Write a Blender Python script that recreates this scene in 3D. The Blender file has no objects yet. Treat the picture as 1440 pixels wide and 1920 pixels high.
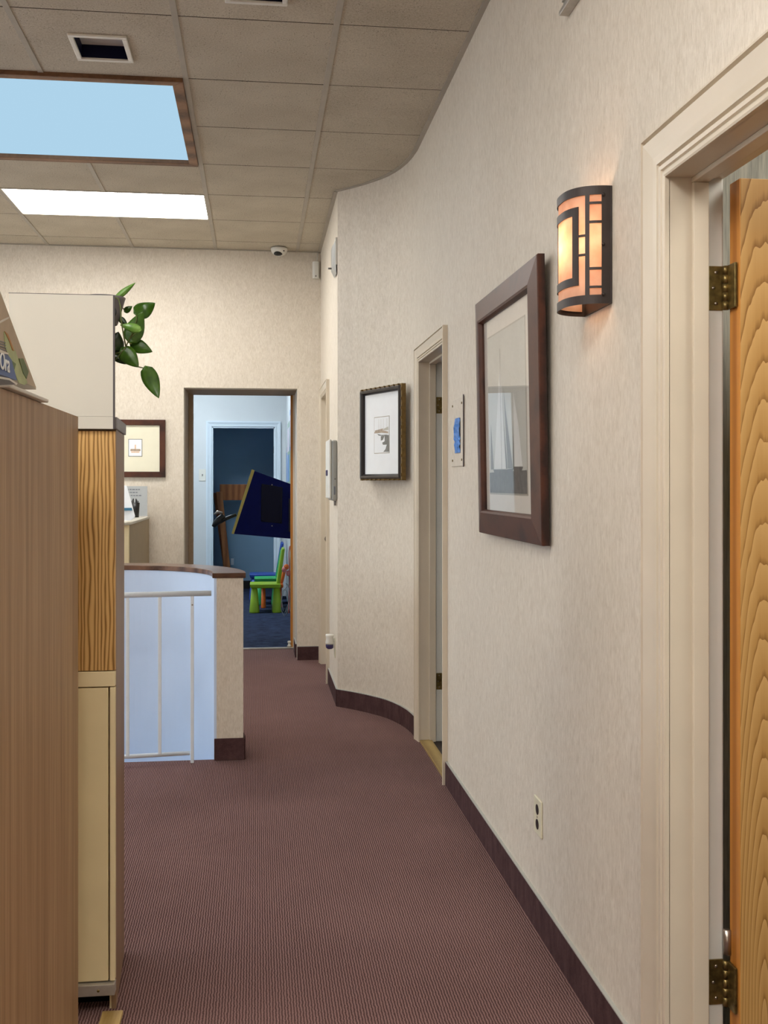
import bpy, bmesh, math, random
from mathutils import Vector, Matrix
random.seed(7)
PI = math.pi
# ---------------------------------------------------------------- camera, world, exposure
F, CY, TH, HC = 1955.0, 907.0, 0.1214, 1.336          # focal length and horizon in pixels of the 1440x1920 frame, yaw, eye height
S = bpy.context.scene
C = S.collection
cam = bpy.data.cameras.new('camera'); co = bpy.data.objects.new('camera', cam); C.objects.link(co)
cam.sensor_fit = 'HORIZONTAL'; cam.sensor_width = 36.0; cam.lens = F / 1440 * 36.0
cam.shift_y = (CY - 960) / 1440
cam.clip_start = 0.02
co.location = (0, 0, HC); co.rotation_euler = (PI / 2, 0, -TH)
S.camera = co
w = bpy.data.worlds.new('world'); S.world = w; w.use_nodes = True
w.node_tree.nodes['Background'].inputs[0].default_value = (.55, .75, 1, 1)
w.node_tree.nodes['Background'].inputs[1].default_value = .6
S.view_settings.view_transform = 'Standard'; S.view_settings.look = 'None'
S.view_settings.gamma = 1; S.view_settings.use_curve_mapping = False
S.view_settings.exposure = 0.88
TROFFER = 10.5            # radiance of the fluorescent panels
SKY = (.98, 1.5, 1.9)   # radiance of the daylight in the skylight
SKY_GAIN = 0.236
H = 3.097                 # ceiling
T = 0.61                  # ceiling module
XR, XF, YB = 0.84, 0.482, 7.92       # right wall, far right wall, back wall

# ---------------------------------------------------------------- materials
def lin(r, g, b):
    f = lambda c: (c / 255 / 12.92) if c / 255 <= .04045 else ((c / 255 + .055) / 1.055) ** 2.4
    return (f(r), f(g), f(b), 1)
class NT:
    def __init__(s, name):
        m = bpy.data.materials.new(name); m.use_nodes = True
        s.m = m; s.t = m.node_tree; s.p = s.t.nodes['Principled BSDF']; s.out = s.t.nodes['Material Output']
    def n(s, kind, **kw):
        o = s.t.nodes.new(kind)
        for k, v in kw.items(): setattr(o, k, v)
        return o
    def l(s, a, b): s.t.links.new(a, b)
    def coord(s, scale=(1, 1, 1), rot=(0, 0, 0)):
        c = s.n('ShaderNodeTexCoord'); mp = s.n('ShaderNodeMapping')
        mp.inputs['Scale'].default_value = scale; mp.inputs['Rotation'].default_value = rot
        s.l(c.outputs['Object'], mp.inputs['Vector']); return mp.outputs[0]
    def noise(s, vec, scale=5, detail=3, rough=.5, dist=0):
        o = s.n('ShaderNodeTexNoise'); s.l(vec, o.inputs['Vector'])
        o.inputs['Scale'].default_value = scale; o.inputs['Detail'].default_value = detail
        o.inputs['Roughness'].default_value = rough; o.inputs['Distortion'].default_value = dist
        return o.outputs['Fac']
    def ramp(s, fac, stops):
        r = s.n('ShaderNodeValToRGB'); e = r.color_ramp.elements
        while len(e) < len(stops): e.new(.5)
        for i, (p, c) in enumerate(stops): e[i].position = p; e[i].color = c
        s.l(fac, r.inputs[0]); return r.outputs[0]
    def math(s, op, a, b=None, clamp=False):
        o = s.n('ShaderNodeMath', operation=op, use_clamp=clamp)
        for i, v in enumerate((a, b)):
            if v is None: continue
            if isinstance(v, (int, float)): o.inputs[i].default_value = v
            else: s.l(v, o.inputs[i])
        return o.outputs[0]
    def mix(s, fac, a, b):
        o = s.n('ShaderNodeMix', data_type='RGBA')
        for i, v in ((0, fac), (6, a), (7, b)):
            if isinstance(v, (int, float)): o.inputs[i].default_value = v
            elif isinstance(v, tuple): o.inputs[i].default_value = v
            else: s.l(v, o.inputs[i])
        return o.outputs[2]
    def bump(s, h, strength=.2, dist=.002):
        b = s.n('ShaderNodeBump'); b.inputs['Strength'].default_value = strength; b.inputs['Distance'].default_value = dist
        s.l(h, b.inputs['Height']); s.l(b.outputs[0], s.p.inputs['Normal'])
    def set(s, col=None, rough=.6, metal=0, spec=.5):
        if col is not None:
            if isinstance(col, tuple): s.p.inputs['Base Color'].default_value = col
            else: s.l(col, s.p.inputs['Base Color'])
        s.p.inputs['Roughness'].default_value = rough; s.p.inputs['Metallic'].default_value = metal
        s.p.inputs['Specular IOR Level'].default_value = spec
        return s.m
M = {}
def plain(name, rgb, rough=.55, metal=0, var=.10, scale=14, bump=.05, spec=.5):
    t = NT(name); c = lin(*rgb)
    v = t.noise(t.coord(), scale, 4)
    lo = tuple(x * (1 - var) for x in c[:3]) + (1,); hi = tuple(min(1, x * (1 + var)) for x in c[:3]) + (1,)
    t.set(t.ramp(v, [(.3, lo), (.7, hi)]), rough, metal, spec)
    if bump: t.bump(t.noise(t.coord(), scale * 12, 2), bump, .001)
    M[name] = t.m; return t.m
def wallpaper(name, a, b):
    t = NT(name)
    fine = t.noise(t.coord((1, 1, .22)), 190, 4, .65, .6)
    mid = t.noise(t.coord((1, 1, .5)), 45, 3, .6, .8)
    big = t.noise(t.coord(), 1.6, 2)
    f = t.math('ADD', t.math('MULTIPLY', fine, .55), t.math('ADD', t.math('MULTIPLY', mid, .3), t.math('MULTIPLY', big, .15)))
    t.set(t.ramp(f, [(.36, lin(*a)), (.62, lin(*b))]), .62, 0, .3)
    t.bump(t.math('ADD', fine, t.math('MULTIPLY', mid, .6)), .85, .002)
    M[name] = t.m
wallpaper('wallpaper', (206, 195, 178), (230, 221, 207))
wallpaper('wallpaper_shade', (150, 130, 108), (168, 148, 124))  # darker copy of the wallpaper, passage shade put into its colour
def carpet(name, dark, light, period=.0076):
    t = NT(name)
    sx = t.n('ShaderNodeSeparateXYZ'); t.l(t.coord(), sx.inputs[0])
    wob = t.math('MULTIPLY', t.noise(t.coord(), 60, 2), .006)
    a = t.math('SINE', t.math('MULTIPLY', t.math('ADD', sx.outputs[0], wob), 2 * PI / period))
    b = t.math('SINE', t.math('MULTIPLY', t.math('ADD', sx.outputs[1], t.math('ADD', t.math('MULTIPLY', sx.outputs[0], .5), wob)), 2 * PI / (period * .9)))
    h = t.math('ADD', t.math('MULTIPLY', a, .36), t.math('ADD', t.math('MULTIPLY', b, .12), .5))
    spk = t.noise(t.coord(), 420, 3, .7)
    big = t.noise(t.coord(), 1.8, 3)
    f = t.math('ADD', t.math('MULTIPLY', h, .62), t.math('ADD', t.math('MULTIPLY', spk, .28), t.math('MULTIPLY', big, .16)))
    t.set(t.ramp(f, [(.24, lin(*dark)), (.78, lin(*light))]), .95, 0, .1)
    t.bump(h, .6, .003)
    M[name] = t.m
carpet('carpet', (64, 42, 41), (152, 120, 116))
def carpet2(name, dark, light):
    t = NT(name)
    f = t.math('ADD', t.math('MULTIPLY', t.noise(t.coord((1, 3, 1)), 9, 4, .75), .75), t.math('MULTIPLY', t.noise(t.coord(), 220, 3), .25))
    t.set(t.ramp(f, [(.35, lin(*dark)), (.68, lin(*light))]), .95, 0, .1); t.bump(f, .5, .003); M[name] = t.m
carpet2('carpet_navy', (12, 15, 32), (66, 78, 108))
carpet2('carpet_base', (66, 46, 47), (92, 68, 68))
def wood(name, stops, scale=6, stretch=(1, 1, .06), dist=3, rough=.45, axis='X', pores=.35, spec=.4):
    t = NT(name)
    v = t.coord(stretch)
    wv = t.n('ShaderNodeTexWave', wave_type='BANDS', bands_direction=axis); t.l(v, wv.inputs['Vector'])
    wv.inputs['Scale'].default_value = scale; wv.inputs['Distortion'].default_value = dist
    wv.inputs['Detail'].default_value = 3; wv.inputs['Detail Scale'].default_value = 1.4
    nz = t.noise(t.coord((stretch[0] * 1.0, stretch[1], stretch[2] * .5)), 160, 4, .6)
    f = t.math('ADD', t.math('MULTIPLY', wv.outputs['Fac'], 1 - pores), t.math('MULTIPLY', nz, pores))
    t.set(t.ramp(f, stops), rough, 0, spec); t.bump(f, .12, .001); M[name] = t.m
def laminate(name, stops):
    t = NT(name)
    a = t.noise(t.coord((1, 1, .018)), 70, 5, .7, .3); b = t.noise(t.coord((1, 1, .03)), 14, 3, .6, .8); c = t.noise(t.coord((1, 1, .02)), 320, 2, .6)
    f = t.math('ADD', t.math('MULTIPLY', a, .5), t.math('ADD', t.math('MULTIPLY', b, .3), t.math('MULTIPLY', c, .2)))
    t.set(t.ramp(f, stops), .42, 0, .4); t.bump(a, .06, .001); M[name] = t.m
laminate('laminate_oak', [(.36, lin(136, 104, 68)), (.5, lin(162, 128, 90)), (.62, lin(186, 154, 116))])
laminate('laminate_side', [(.36, lin(136, 108, 80)), (.62, lin(160, 132, 104))])
def grainy(name, stops, period, dist):
    t = NT(name); v = t.coord((1, 1, .15))
    wv = t.n('ShaderNodeTexWave', wave_type='BANDS', bands_direction='X'); t.l(v, wv.inputs['Vector'])
    wv.inputs['Scale'].default_value = 2 * PI / 20 / period; wv.inputs['Distortion'].default_value = dist
    wv.inputs['Detail'].default_value = 2; wv.inputs['Detail Scale'].default_value = .9
    nz = t.noise(t.coord((1, 1, .03)), 300, 3, .6)
    f = t.math('ADD', t.math('MULTIPLY', wv.outputs['Fac'], .7), t.math('MULTIPLY', nz, .3))
    t.set(t.ramp(f, stops), .42, 0, .4); t.bump(f, .08, .001); M[name] = t.m
grainy('oak_panel', [(.12, lin(122, 84, 40)), (.34, lin(188, 146, 84)), (.8, lin(214, 174, 112))], .010, 7)
# flat-sawn oak with cathedral arches: distorted ring pattern
def cathedral(name, stops, k=(9, 9, .75), scale=3.6, dist=2.2, center=(0, 0, 0), rough=.4, pores=.25, spec=.4):
    t = NT(name)
    mp = t.n('ShaderNodeMapping'); c = t.n('ShaderNodeTexCoord'); t.l(c.outputs['Object'], mp.inputs['Vector'])
    mp.inputs['Scale'].default_value = k; mp.inputs['Location'].default_value = center
    wv = t.n('ShaderNodeTexWave', wave_type='RINGS', rings_direction='SPHERICAL', wave_profile='SAW'); t.l(mp.outputs[0], wv.inputs['Vector'])
    wv.inputs['Scale'].default_value = scale; wv.inputs['Distortion'].default_value = dist
    wv.inputs['Detail'].default_value = 2; wv.inputs['Detail Scale'].default_value = .9
    nz = t.noise(t.coord((1, 1, .04)), 260, 4, .6)
    big = t.noise(t.coord((1, 1, .2)), 4, 2)
    f = t.math('ADD', t.math('MULTIPLY', wv.outputs['Fac'], .72 - pores), t.math('ADD', t.math('MULTIPLY', nz, pores), t.math('MULTIPLY', big, .28)))
    t.set(t.ramp(f, stops), rough, 0, spec); t.bump(f, .08, .001); M[name] = t.m
cathedral('oak_door', [(.2, lin(140, 98, 48)), (.33, lin(184, 140, 80)), (.8, lin(206, 164, 104))], (14, 3, 1.15), 3.4, 2.6, (-.75, .1, -.25), .38, .16)
wood('oak_edge', [(.3, lin(176, 112, 44)), (.7, lin(205, 140, 66))], 8, (1, 1, .05), 2, .4, 'Y', .5)
wood('dark_wood', [(.25, lin(40, 20, 14)), (.6, lin(70, 36, 24)), (.85, lin(84, 46, 30))], 5, (1, 1, 1), 4, .42, 'Y', .4)
wood('cap_wood', [(.2, lin(72, 46, 34)), (.6, lin(116, 82, 62)), (.9, lin(132, 96, 74))], 4, (.2, 1, 1), 3, .28, 'Y', .5)
wood('pine', [(.2, lin(120, 68, 34)), (.6, lin(158, 98, 54)), (.9, lin(172, 112, 66))], 4, (1, 1, .2), 3, .45, 'X', .5)
wood('trim_wood', [(.2, lin(92, 62, 40)), (.6, lin(138, 98, 68)), (.9, lin(160, 120, 88))], 5, (.3, .3, 1), 3, .5, 'Y', .5)
wood('threshold_wood', [(.2, lin(150, 122, 70)), (.8, lin(190, 162, 104))], 5, (1, .1, 1), 2, .5, 'X', .5)
plain('trim_paint', (216, 204, 184), .35, var=.04, scale=5, bump=.04)
plain('jamb_white', (214, 214, 208), .3, var=.04, scale=5, bump=.04)  # white paint; on jamb edges it stands for daylight from within the rooms
plain('casing_cool', (214, 226, 236), .4, var=.03, scale=5)
plain('white_plastic', (226, 224, 216), .35, var=.03)
plain('ivory_plastic', (224, 218, 192), .35, var=.03)
plain('grey_plastic', (172, 172, 166), .4, var=.04)
plain('black', (14, 14, 15), .4, var=.2)
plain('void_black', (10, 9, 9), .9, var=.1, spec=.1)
plain('stair_white', (208, 226, 250), .45, var=.025, scale=3, bump=.03)  # white wall with the skylight's blue put into its colour
plain('rail_white', (234, 243, 252), .3, var=.03, bump=.02)
plain('tee_paint', (170, 162, 148), .5, var=.06, bump=.03)
plain('cream_metal', (228, 212, 168), .4, var=.04, scale=6)
plain('cream_trim', (234, 218, 176), .4, var=.04, scale=6)
plain('panel_white', (202, 199, 188), .45, var=.03, scale=3, bump=.02)
plain('edge_dark', (74, 68, 70), .5)
plain('slab_grey', (124, 118, 116), .4, var=.06)
plain('alu', (188, 184, 176), .4, .6, var=.12, scale=30)
plain('bronze', (60, 52, 50), .45, .35, var=.15)
plain('brass_old', (126, 108, 66), .38, .85, var=.45, scale=60)
plain('steel', (170, 160, 150), .3, .9, var=.1)
plain('mat_white', (242, 245, 248), .8, var=.02)
plain('mat_cream', (232, 228, 206), .8, var=.02)
plain('mat_warm', (222, 214, 202), .8, var=.02)
plain('frame_black', (34, 28, 30), .3, var=.15)
plain('frame_gold', (112, 88, 42), .4, .3, var=.25, scale=60)
plain('tape_blue', (44, 122, 206), .5, var=.3, scale=60, bump=.4)
plain('room_blue', (208, 213, 216), .6, var=.03, scale=3)
plain('closet_blue', (132, 168, 198), .6, var=.04, scale=3)
plain('navy', (4, 16, 84), .6, var=.08, spec=.15)
plain('navy_dark', (2, 6, 40), .5, var=.1, spec=.2)
plain('yellow_edge', (206, 184, 92), .45)
plain('lime', (142, 178, 34), .4, var=.05)
plain('green', (52, 172, 100), .4, var=.05)
plain('blue_toy', (44, 78, 168), .4, var=.05)
plain('orange_toy', (216, 104, 34), .4, var=.05)
plain('pink_toy', (206, 120, 116), .4, var=.05)
plain('wire_grey', (150, 156, 156), .35, .5)
plain('pot_grey', (112, 108, 110), .5)
plain('stem', (82, 92, 40), .5, var=.2)
plain('soil', (48, 36, 28), .9, var=.3, scale=80)
plain('taupe_cab', (150, 134, 104), .5, var=.04)
plain('sign_grey', (176, 180, 182), .35, var=.03)
plain('ink_grey', (120, 124, 132), .6)
plain('teal_ink', (50, 116, 148), .5)
plain('print_sky', (196, 194, 184), .7, var=.06, scale=6)
plain('print_sail', (226, 224, 218), .7, var=.03)
plain('print_sail_dark', (120, 118, 114), .7, var=.06)
plain('print_sea', (96, 94, 92), .7, var=.25, scale=40)
plain('print_ink', (110, 112, 110), .7, var=.2, scale=60)
plain('print_brown', (170, 152, 134), .7, var=.2, scale=60)
plain('print_pink', (222, 190, 164), .7, var=.1, scale=60)
plain('paper_green', (166, 176, 128), .5, var=.25, scale=18)
plain('paper_leaf', (92, 112, 62), .5, var=.2, scale=30)
plain('paper_tan', (178, 160, 136), .5, var=.12, scale=18)
plain('paper_orange', (178, 126, 66), .5)
plain('stand_white', (206, 200, 190), .3, var=.03)
plain('box_blue', (52, 84, 146), .4, var=.1)
plain('poster_blue', (120, 158, 206), .5, var=.25, scale=8)
plain('poster_pale', (206, 202, 214), .5, var=.15, scale=8)
plain('poster_green', (150, 176, 160), .5, var=.3, scale=8)
plain('joint_dark', (62, 52, 44), .9, spec=.1)
plain('floor_dark', (60, 48, 42), .6, var=.2)
plain('indigo', (52, 44, 92), .35)
def striped(name):
    t = NT(name); f = t.noise(t.coord((1, 1, .05)), 120, 3, .7)
    t.set(t.ramp(f, [(.35, lin(146, 146, 138)), (.62, lin(186, 184, 172))]), .6, 0, .3); M[name] = t.m
striped('striped_paper')
def tile_mat(name):
    t = NT(name); v = t.coord()
    sp = t.n('ShaderNodeTexVoronoi'); t.l(v, sp.inputs['Vector']); sp.inputs['Scale'].default_value = 95
    pits = t.math('LESS_THAN', sp.outputs['Distance'], .17)
    m = t.math('MULTIPLY', pits, t.math('GREATER_THAN', t.noise(v, 18, 2), .52))
    nz = t.noise(v, 150, 4, .65); big = t.noise(v, 3, 2)
    f = t.math('ADD', t.math('MULTIPLY', nz, .7), t.math('MULTIPLY', big, .3))
    c = t.ramp(f, [(.36, lin(172, 162, 144)), (.62, lin(204, 195, 177))])
    t.set(t.mix(m, c, lin(112, 102, 88)), .85, 0, .2)
    t.bump(t.math('SUBTRACT', f, t.math('MULTIPLY', m, .5)), .5, .003); M[name] = t.m
tile_mat('ceiling_tile')
def leaf_mat(name, a, b, rough=.3):
    t = NT(name); f = t.noise(t.coord(), 45, 3)
    t.set(t.ramp(f, [(.3, lin(*a)), (.7, lin(*b))]), rough, 0, .5)
    t.p.inputs['Transmission Weight'].default_value = 0
    M[name] = t.m
leaf_mat('leaf_green', (42, 78, 14), (68, 108, 24)); leaf_mat('leaf_dark', (20, 38, 12), (38, 60, 20)); leaf_mat('leaf_light', (84, 136, 48), (130, 172, 84))
def emit(name, col, strength):
    t = NT(name); e = t.n('ShaderNodeEmission'); e.inputs[0].default_value = (*col, 1); e.inputs[1].default_value = strength
    t.l(e.outputs[0], t.out.inputs[0]); M[name] = t.m
emit('troffer_lens', (1, .97, .92), TROFFER)
emit('room_lens', (.86, .95, 1), 16)
emit('office_lens', (1, .95, .86), 8.0)
emit('skylight_panel', SKY, SKY_GAIN)
emit('window_daylight', (.74, .88, 1), 3.2)
emit('bulb_glow', (1, .68, .42), 36)
def glass_pane():                      # thin picture glass: fresnel reflection over full transparency
    t = NT('picture_glass'); tr = t.n('ShaderNodeBsdfTransparent'); gl = t.n('ShaderNodeBsdfGlossy')
    gl.inputs['Roughness'].default_value = .015
    ge = t.n('ShaderNodeNewGeometry'); dt = t.n('ShaderNodeVectorMath', operation='DOT_PRODUCT')
    t.l(ge.outputs['Normal'], dt.inputs[0]); t.l(ge.outputs['Incoming'], dt.inputs[1])
    k = t.math('POWER', t.math('SUBTRACT', 1.0, t.math('ABSOLUTE', dt.outputs['Value'])), 5.0)
    fr = t.math('ADD', .07, t.math('MULTIPLY', k, .9))
    mx = t.n('ShaderNodeMixShader'); t.l(fr, mx.inputs[0]); t.l(tr.outputs[0], mx.inputs[1]); t.l(gl.outputs[0], mx.inputs[2])
    t.l(mx.outputs[0], t.out.inputs[0]); M['picture_glass'] = t.m
glass_pane()
def mica():
    t = NT('mica'); d = t.n('ShaderNodeBsdfDiffuse'); tl = t.n('ShaderNodeBsdfTranslucent')
    c = t.ramp(t.noise(t.coord(), 25, 4), [(.3, (.78, .55, .42, 1)), (.7, (.9, .72, .6, 1))])
    t.l(c, d.inputs[0]); t.l(c, tl.inputs[0])
    mx = t.n('ShaderNodeMixShader'); mx.inputs[0].default_value = .6
    t.l(d.outputs[0], mx.inputs[1]); t.l(tl.outputs[0], mx.inputs[2]); t.l(mx.outputs[0], t.out.inputs[0]); M['mica'] = t.m
mica()

# ---------------------------------------------------------------- mesh helpers
def wloc(o):
    v = Vector((0, 0, 0))
    while o is not None: v = v + Vector(o.location); o = o.parent
    return v
class MB:
    def __init__(s): s.v = []; s.f = []; s.mi = []; s.sm = []
    def add(s, vs, fs, mi=0, smooth=False):
        b = len(s.v); s.v += [tuple(v) for v in vs]
        for f in fs: s.f.append([i + b for i in f]); s.mi.append(mi); s.sm.append(smooth)
        return s
    def box(s, x0, x1, y0, y1, z0, z1, mi=0):
        x0, x1 = sorted((x0, x1)); y0, y1 = sorted((y0, y1)); z0, z1 = sorted((z0, z1))
        return s.add([(x, y, z) for z in (z0, z1) for x, y in ((x0, y0), (x1, y0), (x1, y1), (x0, y1))],
                     [(3, 2, 1, 0), (4, 5, 6, 7), (0, 1, 5, 4), (1, 2, 6, 5), (2, 3, 7, 6), (3, 0, 4, 7)], mi)
    def hexa(s, p, mi=0):     # 8 corners, bottom ring then top ring
        return s.add(p, [(3, 2, 1, 0), (4, 5, 6, 7), (0, 1, 5, 4), (1, 2, 6, 5), (2, 3, 7, 6), (3, 0, 4, 7)], mi)
    def prism(s, poly, z0, z1, mi=0):      # polygon in xy
        n = len(poly)
        return s.add([(x, y, z0) for x, y in poly] + [(x, y, z1) for x, y in poly],
                     [tuple(range(n - 1, -1, -1)), tuple(range(n, 2 * n))] + [(i, (i + 1) % n, n + (i + 1) % n, n + i) for i in range(n)], mi)
    def loft(s, rings, caps=True, mi=0, smooth=False, closed=True):
        n = len(rings[0]); vs = [p for r in rings for p in r]; fs = []
        for k in range(len(rings) - 1):
            for i in range(n if closed else n - 1):
                j = (i + 1) % n; fs.append((k * n + i, k * n + j, (k + 1) * n + j, (k + 1) * n + i))
        if caps: fs += [tuple(range(n - 1, -1, -1)), tuple((len(rings) - 1) * n + i for i in range(n))]
        return s.add(vs, fs, mi, smooth)
    def tube(s, pts, r, n=8, mi=0):
        pts = [Vector(p) for p in pts]; rings = []; rr = r if isinstance(r, (list, tuple)) else [r] * len(pts)
        u = None
        for k, p in enumerate(pts):
            d = (pts[min(k + 1, len(pts) - 1)] - pts[max(k - 1, 0)]).normalized()
            if u is None: u = d.orthogonal().normalized()
            u = (u - d * u.dot(d)).normalized(); v = d.cross(u)
            rings.append([p + (u * math.cos(a) + v * math.sin(a)) * rr[k] for a in [2 * PI * i / n for i in range(n)]])
        return s.loft(rings, True, mi, True)
    def lathe(s, prof, c=(0, 0, 0), n=24, mi=0):
        return s.loft([[(c[0] + r * math.cos(2 * PI * i / n), c[1] + r * math.sin(2 * PI * i / n), c[2] + z) for i in range(n)] for r, z in prof], True, mi, True)
    def build(s, name, mats, parent=None, bevel=0, local=False, thick=0, seg=2):
        me = bpy.data.meshes.new(name)
        off = Vector((0, 0, 0)) if (parent is None or local) else wloc(parent)
        me.from_pydata([tuple(Vector(v) - off) for v in s.v], [], s.f)
        for m in (mats if isinstance(mats, (list, tuple)) else [mats]): me.materials.append(M[m])
        for p, mi, sm in zip(me.polygons, s.mi, s.sm): p.material_index = mi; p.use_smooth = sm
        b = bmesh.new(); b.from_mesh(me)
        if thick == 0: bmesh.ops.recalc_face_normals(b, faces=b.faces)
        b.to_mesh(me); b.free(); me.update()
        o = bpy.data.objects.new(name, me); C.objects.link(o); o.parent = parent
        if thick:
            m = o.modifiers.new('thickness', 'SOLIDIFY'); m.thickness = thick; m.offset = 0
        if bevel:
            m = o.modifiers.new('bevel', 'BEVEL'); m.width = bevel; m.segments = seg; m.limit_method = 'ANGLE'; m.angle_limit = .6
        return o
def tag(o, label, cat, group=None, kind=None):
    o['label'] = label; o['category'] = cat
    if group: o['group'] = group
    if kind: o['kind'] = kind
    return o
def thing(name, label, cat, loc=(0, 0, 0), rz=0, group=None, kind=None):
    o = bpy.data.objects.new(name, None); C.objects.link(o); o.location = loc; o.rotation_euler = (0, 0, rz); o.empty_display_size = .05
    return tag(o, label, cat, group, kind)
def struct(mb, name, mat, label, cat, bevel=0):
    return tag(mb.build(name, mat, None, bevel), label, cat, None, 'structure')
# a pixel of the photograph gives a direction; the distance comes from a plane of the room
def ray(px, py):
    u = (px - 720) / F; v = -(py - CY) / F
    return Vector((math.sin(TH) + u * math.cos(TH), math.cos(TH) - u * math.sin(TH), v))
def on_y(px, py, y): r = ray(px, py); return Vector((0, 0, HC)) + r * (y / r.y)
def on_x(px, py, x): r = ray(px, py); return Vector((0, 0, HC)) + r * (x / r.x)

# ---------------------------------------------------------------- the room shell
CURVE = [(XR, 5.42), (.833, 5.53), (.820, 5.64), (.799, 5.74), (.772, 5.83), (.743, 5.905), (.708, 5.97), (.638, 6.075), (.565, 6.165), (XF, 6.25)]
D1 = (1.28, 2.05); D2 = (4.63, 5.33); D3 = (7.03, 7.72); DH = 1.965     # door openings in y, height
WT = .115
XL, YN = .304 - 8 * T, 3.9856 - 11 * T
m = MB()
J = .02
m.box(XR, XR + WT, YN, D1[0] - J, 0, H + .05).box(XR, XR + WT, D1[0] - J, D1[1] + J, DH + J, H + .05).box(XR, XR + WT, D1[1] + J, D2[0] - J, 0, H + .05)
m.box(XR, XR + WT, D2[0] - J, D2[1] + J, DH + J, H + .05)
poly = [(XR, D2[1] + J)] + CURVE + [(XF + .001, 6.25)] ; outer = [(XF + WT + .06, 6.36), (XR + WT, 5.60), (XR + WT, D2[1] + J)]
m.prism(poly[:-1] + outer, 0, H + .05)
struct(m, 'wall_right', 'wallpaper', 'long beige wallpapered wall with the sconce, curving round to a corner', 'wall')
m = MB().box(XF, XF + WT, 6.252, D3[0] - J, 0, H + .05).box(XF, XF + WT, D3[0] - J, D3[1] + J, DH + J, H + .05).box(XF, XF + WT, D3[1] + J, YB, 0, H + .05)
struct(m, 'wall_far_right', 'wallpaper', 'short beige wall past the curved corner, carrying the hand sanitizer dispenser', 'wall')
OX0, OX1, OZ, OY = -.542, .304, 2.055, 8.47
m = MB().box(XL - .1, OX0, YB, YB + .12, 0, H + .05).box(OX0, OX1, YB, YB + .12, OZ, H + .05).box(OX1, XF + WT, YB, YB + .12, 0, H + .05)
struct(m, 'wall_back', 'wallpaper', 'beige wallpapered end wall with the doorway to the playroom', 'wall')
m = MB().box(OX1, OX1 + .3, YB + .12, OY + .1, 0, OZ + .2)
struct(m, 'wall_passage_right', 'wallpaper', 'cream wall lining the doorway to the playroom, beside the wood strip', 'wall')
m = MB().box(OX0 - .3, OX0, YB + .12, OY + .1, 0, OZ + .2).box(OX0, OX1, YB + .12, OY + .1, OZ, OZ + .2)
struct(m, 'wall_passage_left', 'wallpaper_shade', 'dark taupe lining of the doorway to the playroom', 'wall')
W1 = (3.5, 6.5, .9, 2.3)
m = MB().box(XL - .1, XL, YN, W1[0], -1.3, H + .05).box(XL - .1, XL, W1[1], YB, -1.3, H + .05).box(XL - .1, XL, W1[0], W1[1], -1.3, W1[2]).box(XL - .1, XL, W1[0], W1[1], W1[3], H + .05)
struct(m, 'wall_left', 'wallpaper', 'beige wall on the far side of the reception area', 'wall')
wn1 = thing('window_1', 'wide daylight window in the wall of the reception area', 'window', (XL, 5, W1[2]), kind='structure')  # added out of view to throw daylight on the stair wall
for k in range(3):
    ya_, yb_ = W1[0] + k + .02, W1[0] + k + .98
    MB().box(XL - .06, XL - .055, ya_, yb_, W1[2] + .03, W1[3] - .03).build('pane', 'window_daylight', wn1)
    MB().box(XL - .07, XL - .02, ya_ - .02, ya_ + .02, W1[2], W1[3]).box(XL - .07, XL - .02, yb_ - .02, yb_ + .02, W1[2], W1[3]).box(XL - .07, XL - .02, ya_, yb_, W1[2], W1[2] + .04).box(XL - .07, XL - .02, ya_, yb_, W1[3] - .04, W1[3]).build('window_frame', 'jamb_white', wn1)
m = MB().box(XL - .1, XR + 2.0, YN - .1, YN, 0, H + .05)
struct(m, 'wall_front', 'wallpaper', 'beige wall behind the viewpoint', 'wall')
# floor, with the stairwell opening inside the curved half wall
PC = (-.75, 5.10); RI, RO = .545, .685
def arc(r, a0, a1, n=18, c=PC): return [(c[0] + r * math.cos(a0 + (a1 - a0) * i / n), c[1] + r * math.sin(a0 + (a1 - a0) * i / n)) for i in range(n + 1)]
rm = (RI + RO) / 2
fl = [(XL, YN), (XR + .04, YN), (XR + .04, 5.75), (.76, 6.02), (XF + .1, 6.28), (XF + .06, YB), (OX1, YB), (OX1, OY), (OX0, OY), (OX0, YB), (XL, YB), (XL, PC[1] + rm), (PC[0], PC[1] + rm)] + list(reversed(arc(rm, 0, PI / 2)))[1:] + [(PC[0] + rm, 5.115), (XL, 5.115)]
struct(MB().prism(fl, -.05, 0), 'floor', 'carpet', 'ribbed maroon brown carpet of the corridor', 'floor')
m = MB().box(XL, 0, 4.6, 6.0, -1.35, -1.3)
for k in range(5): m.box(-1.0 - .27 * k, -1.27 - .27 * k, 5.115, 5.65, -1.3, -1.3 + .2 * (k + 1))
struct(m, 'floor_stair_landing', 'carpet', 'carpeted stair and landing down inside the stairwell', 'floor')
struct(MB().box(XL, -.13, 5.085, 5.113, -1.3, -.05), 'wall_stairwell_near', 'stair_white', 'white wall of the stairwell under the floor edge', 'wall')
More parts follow.
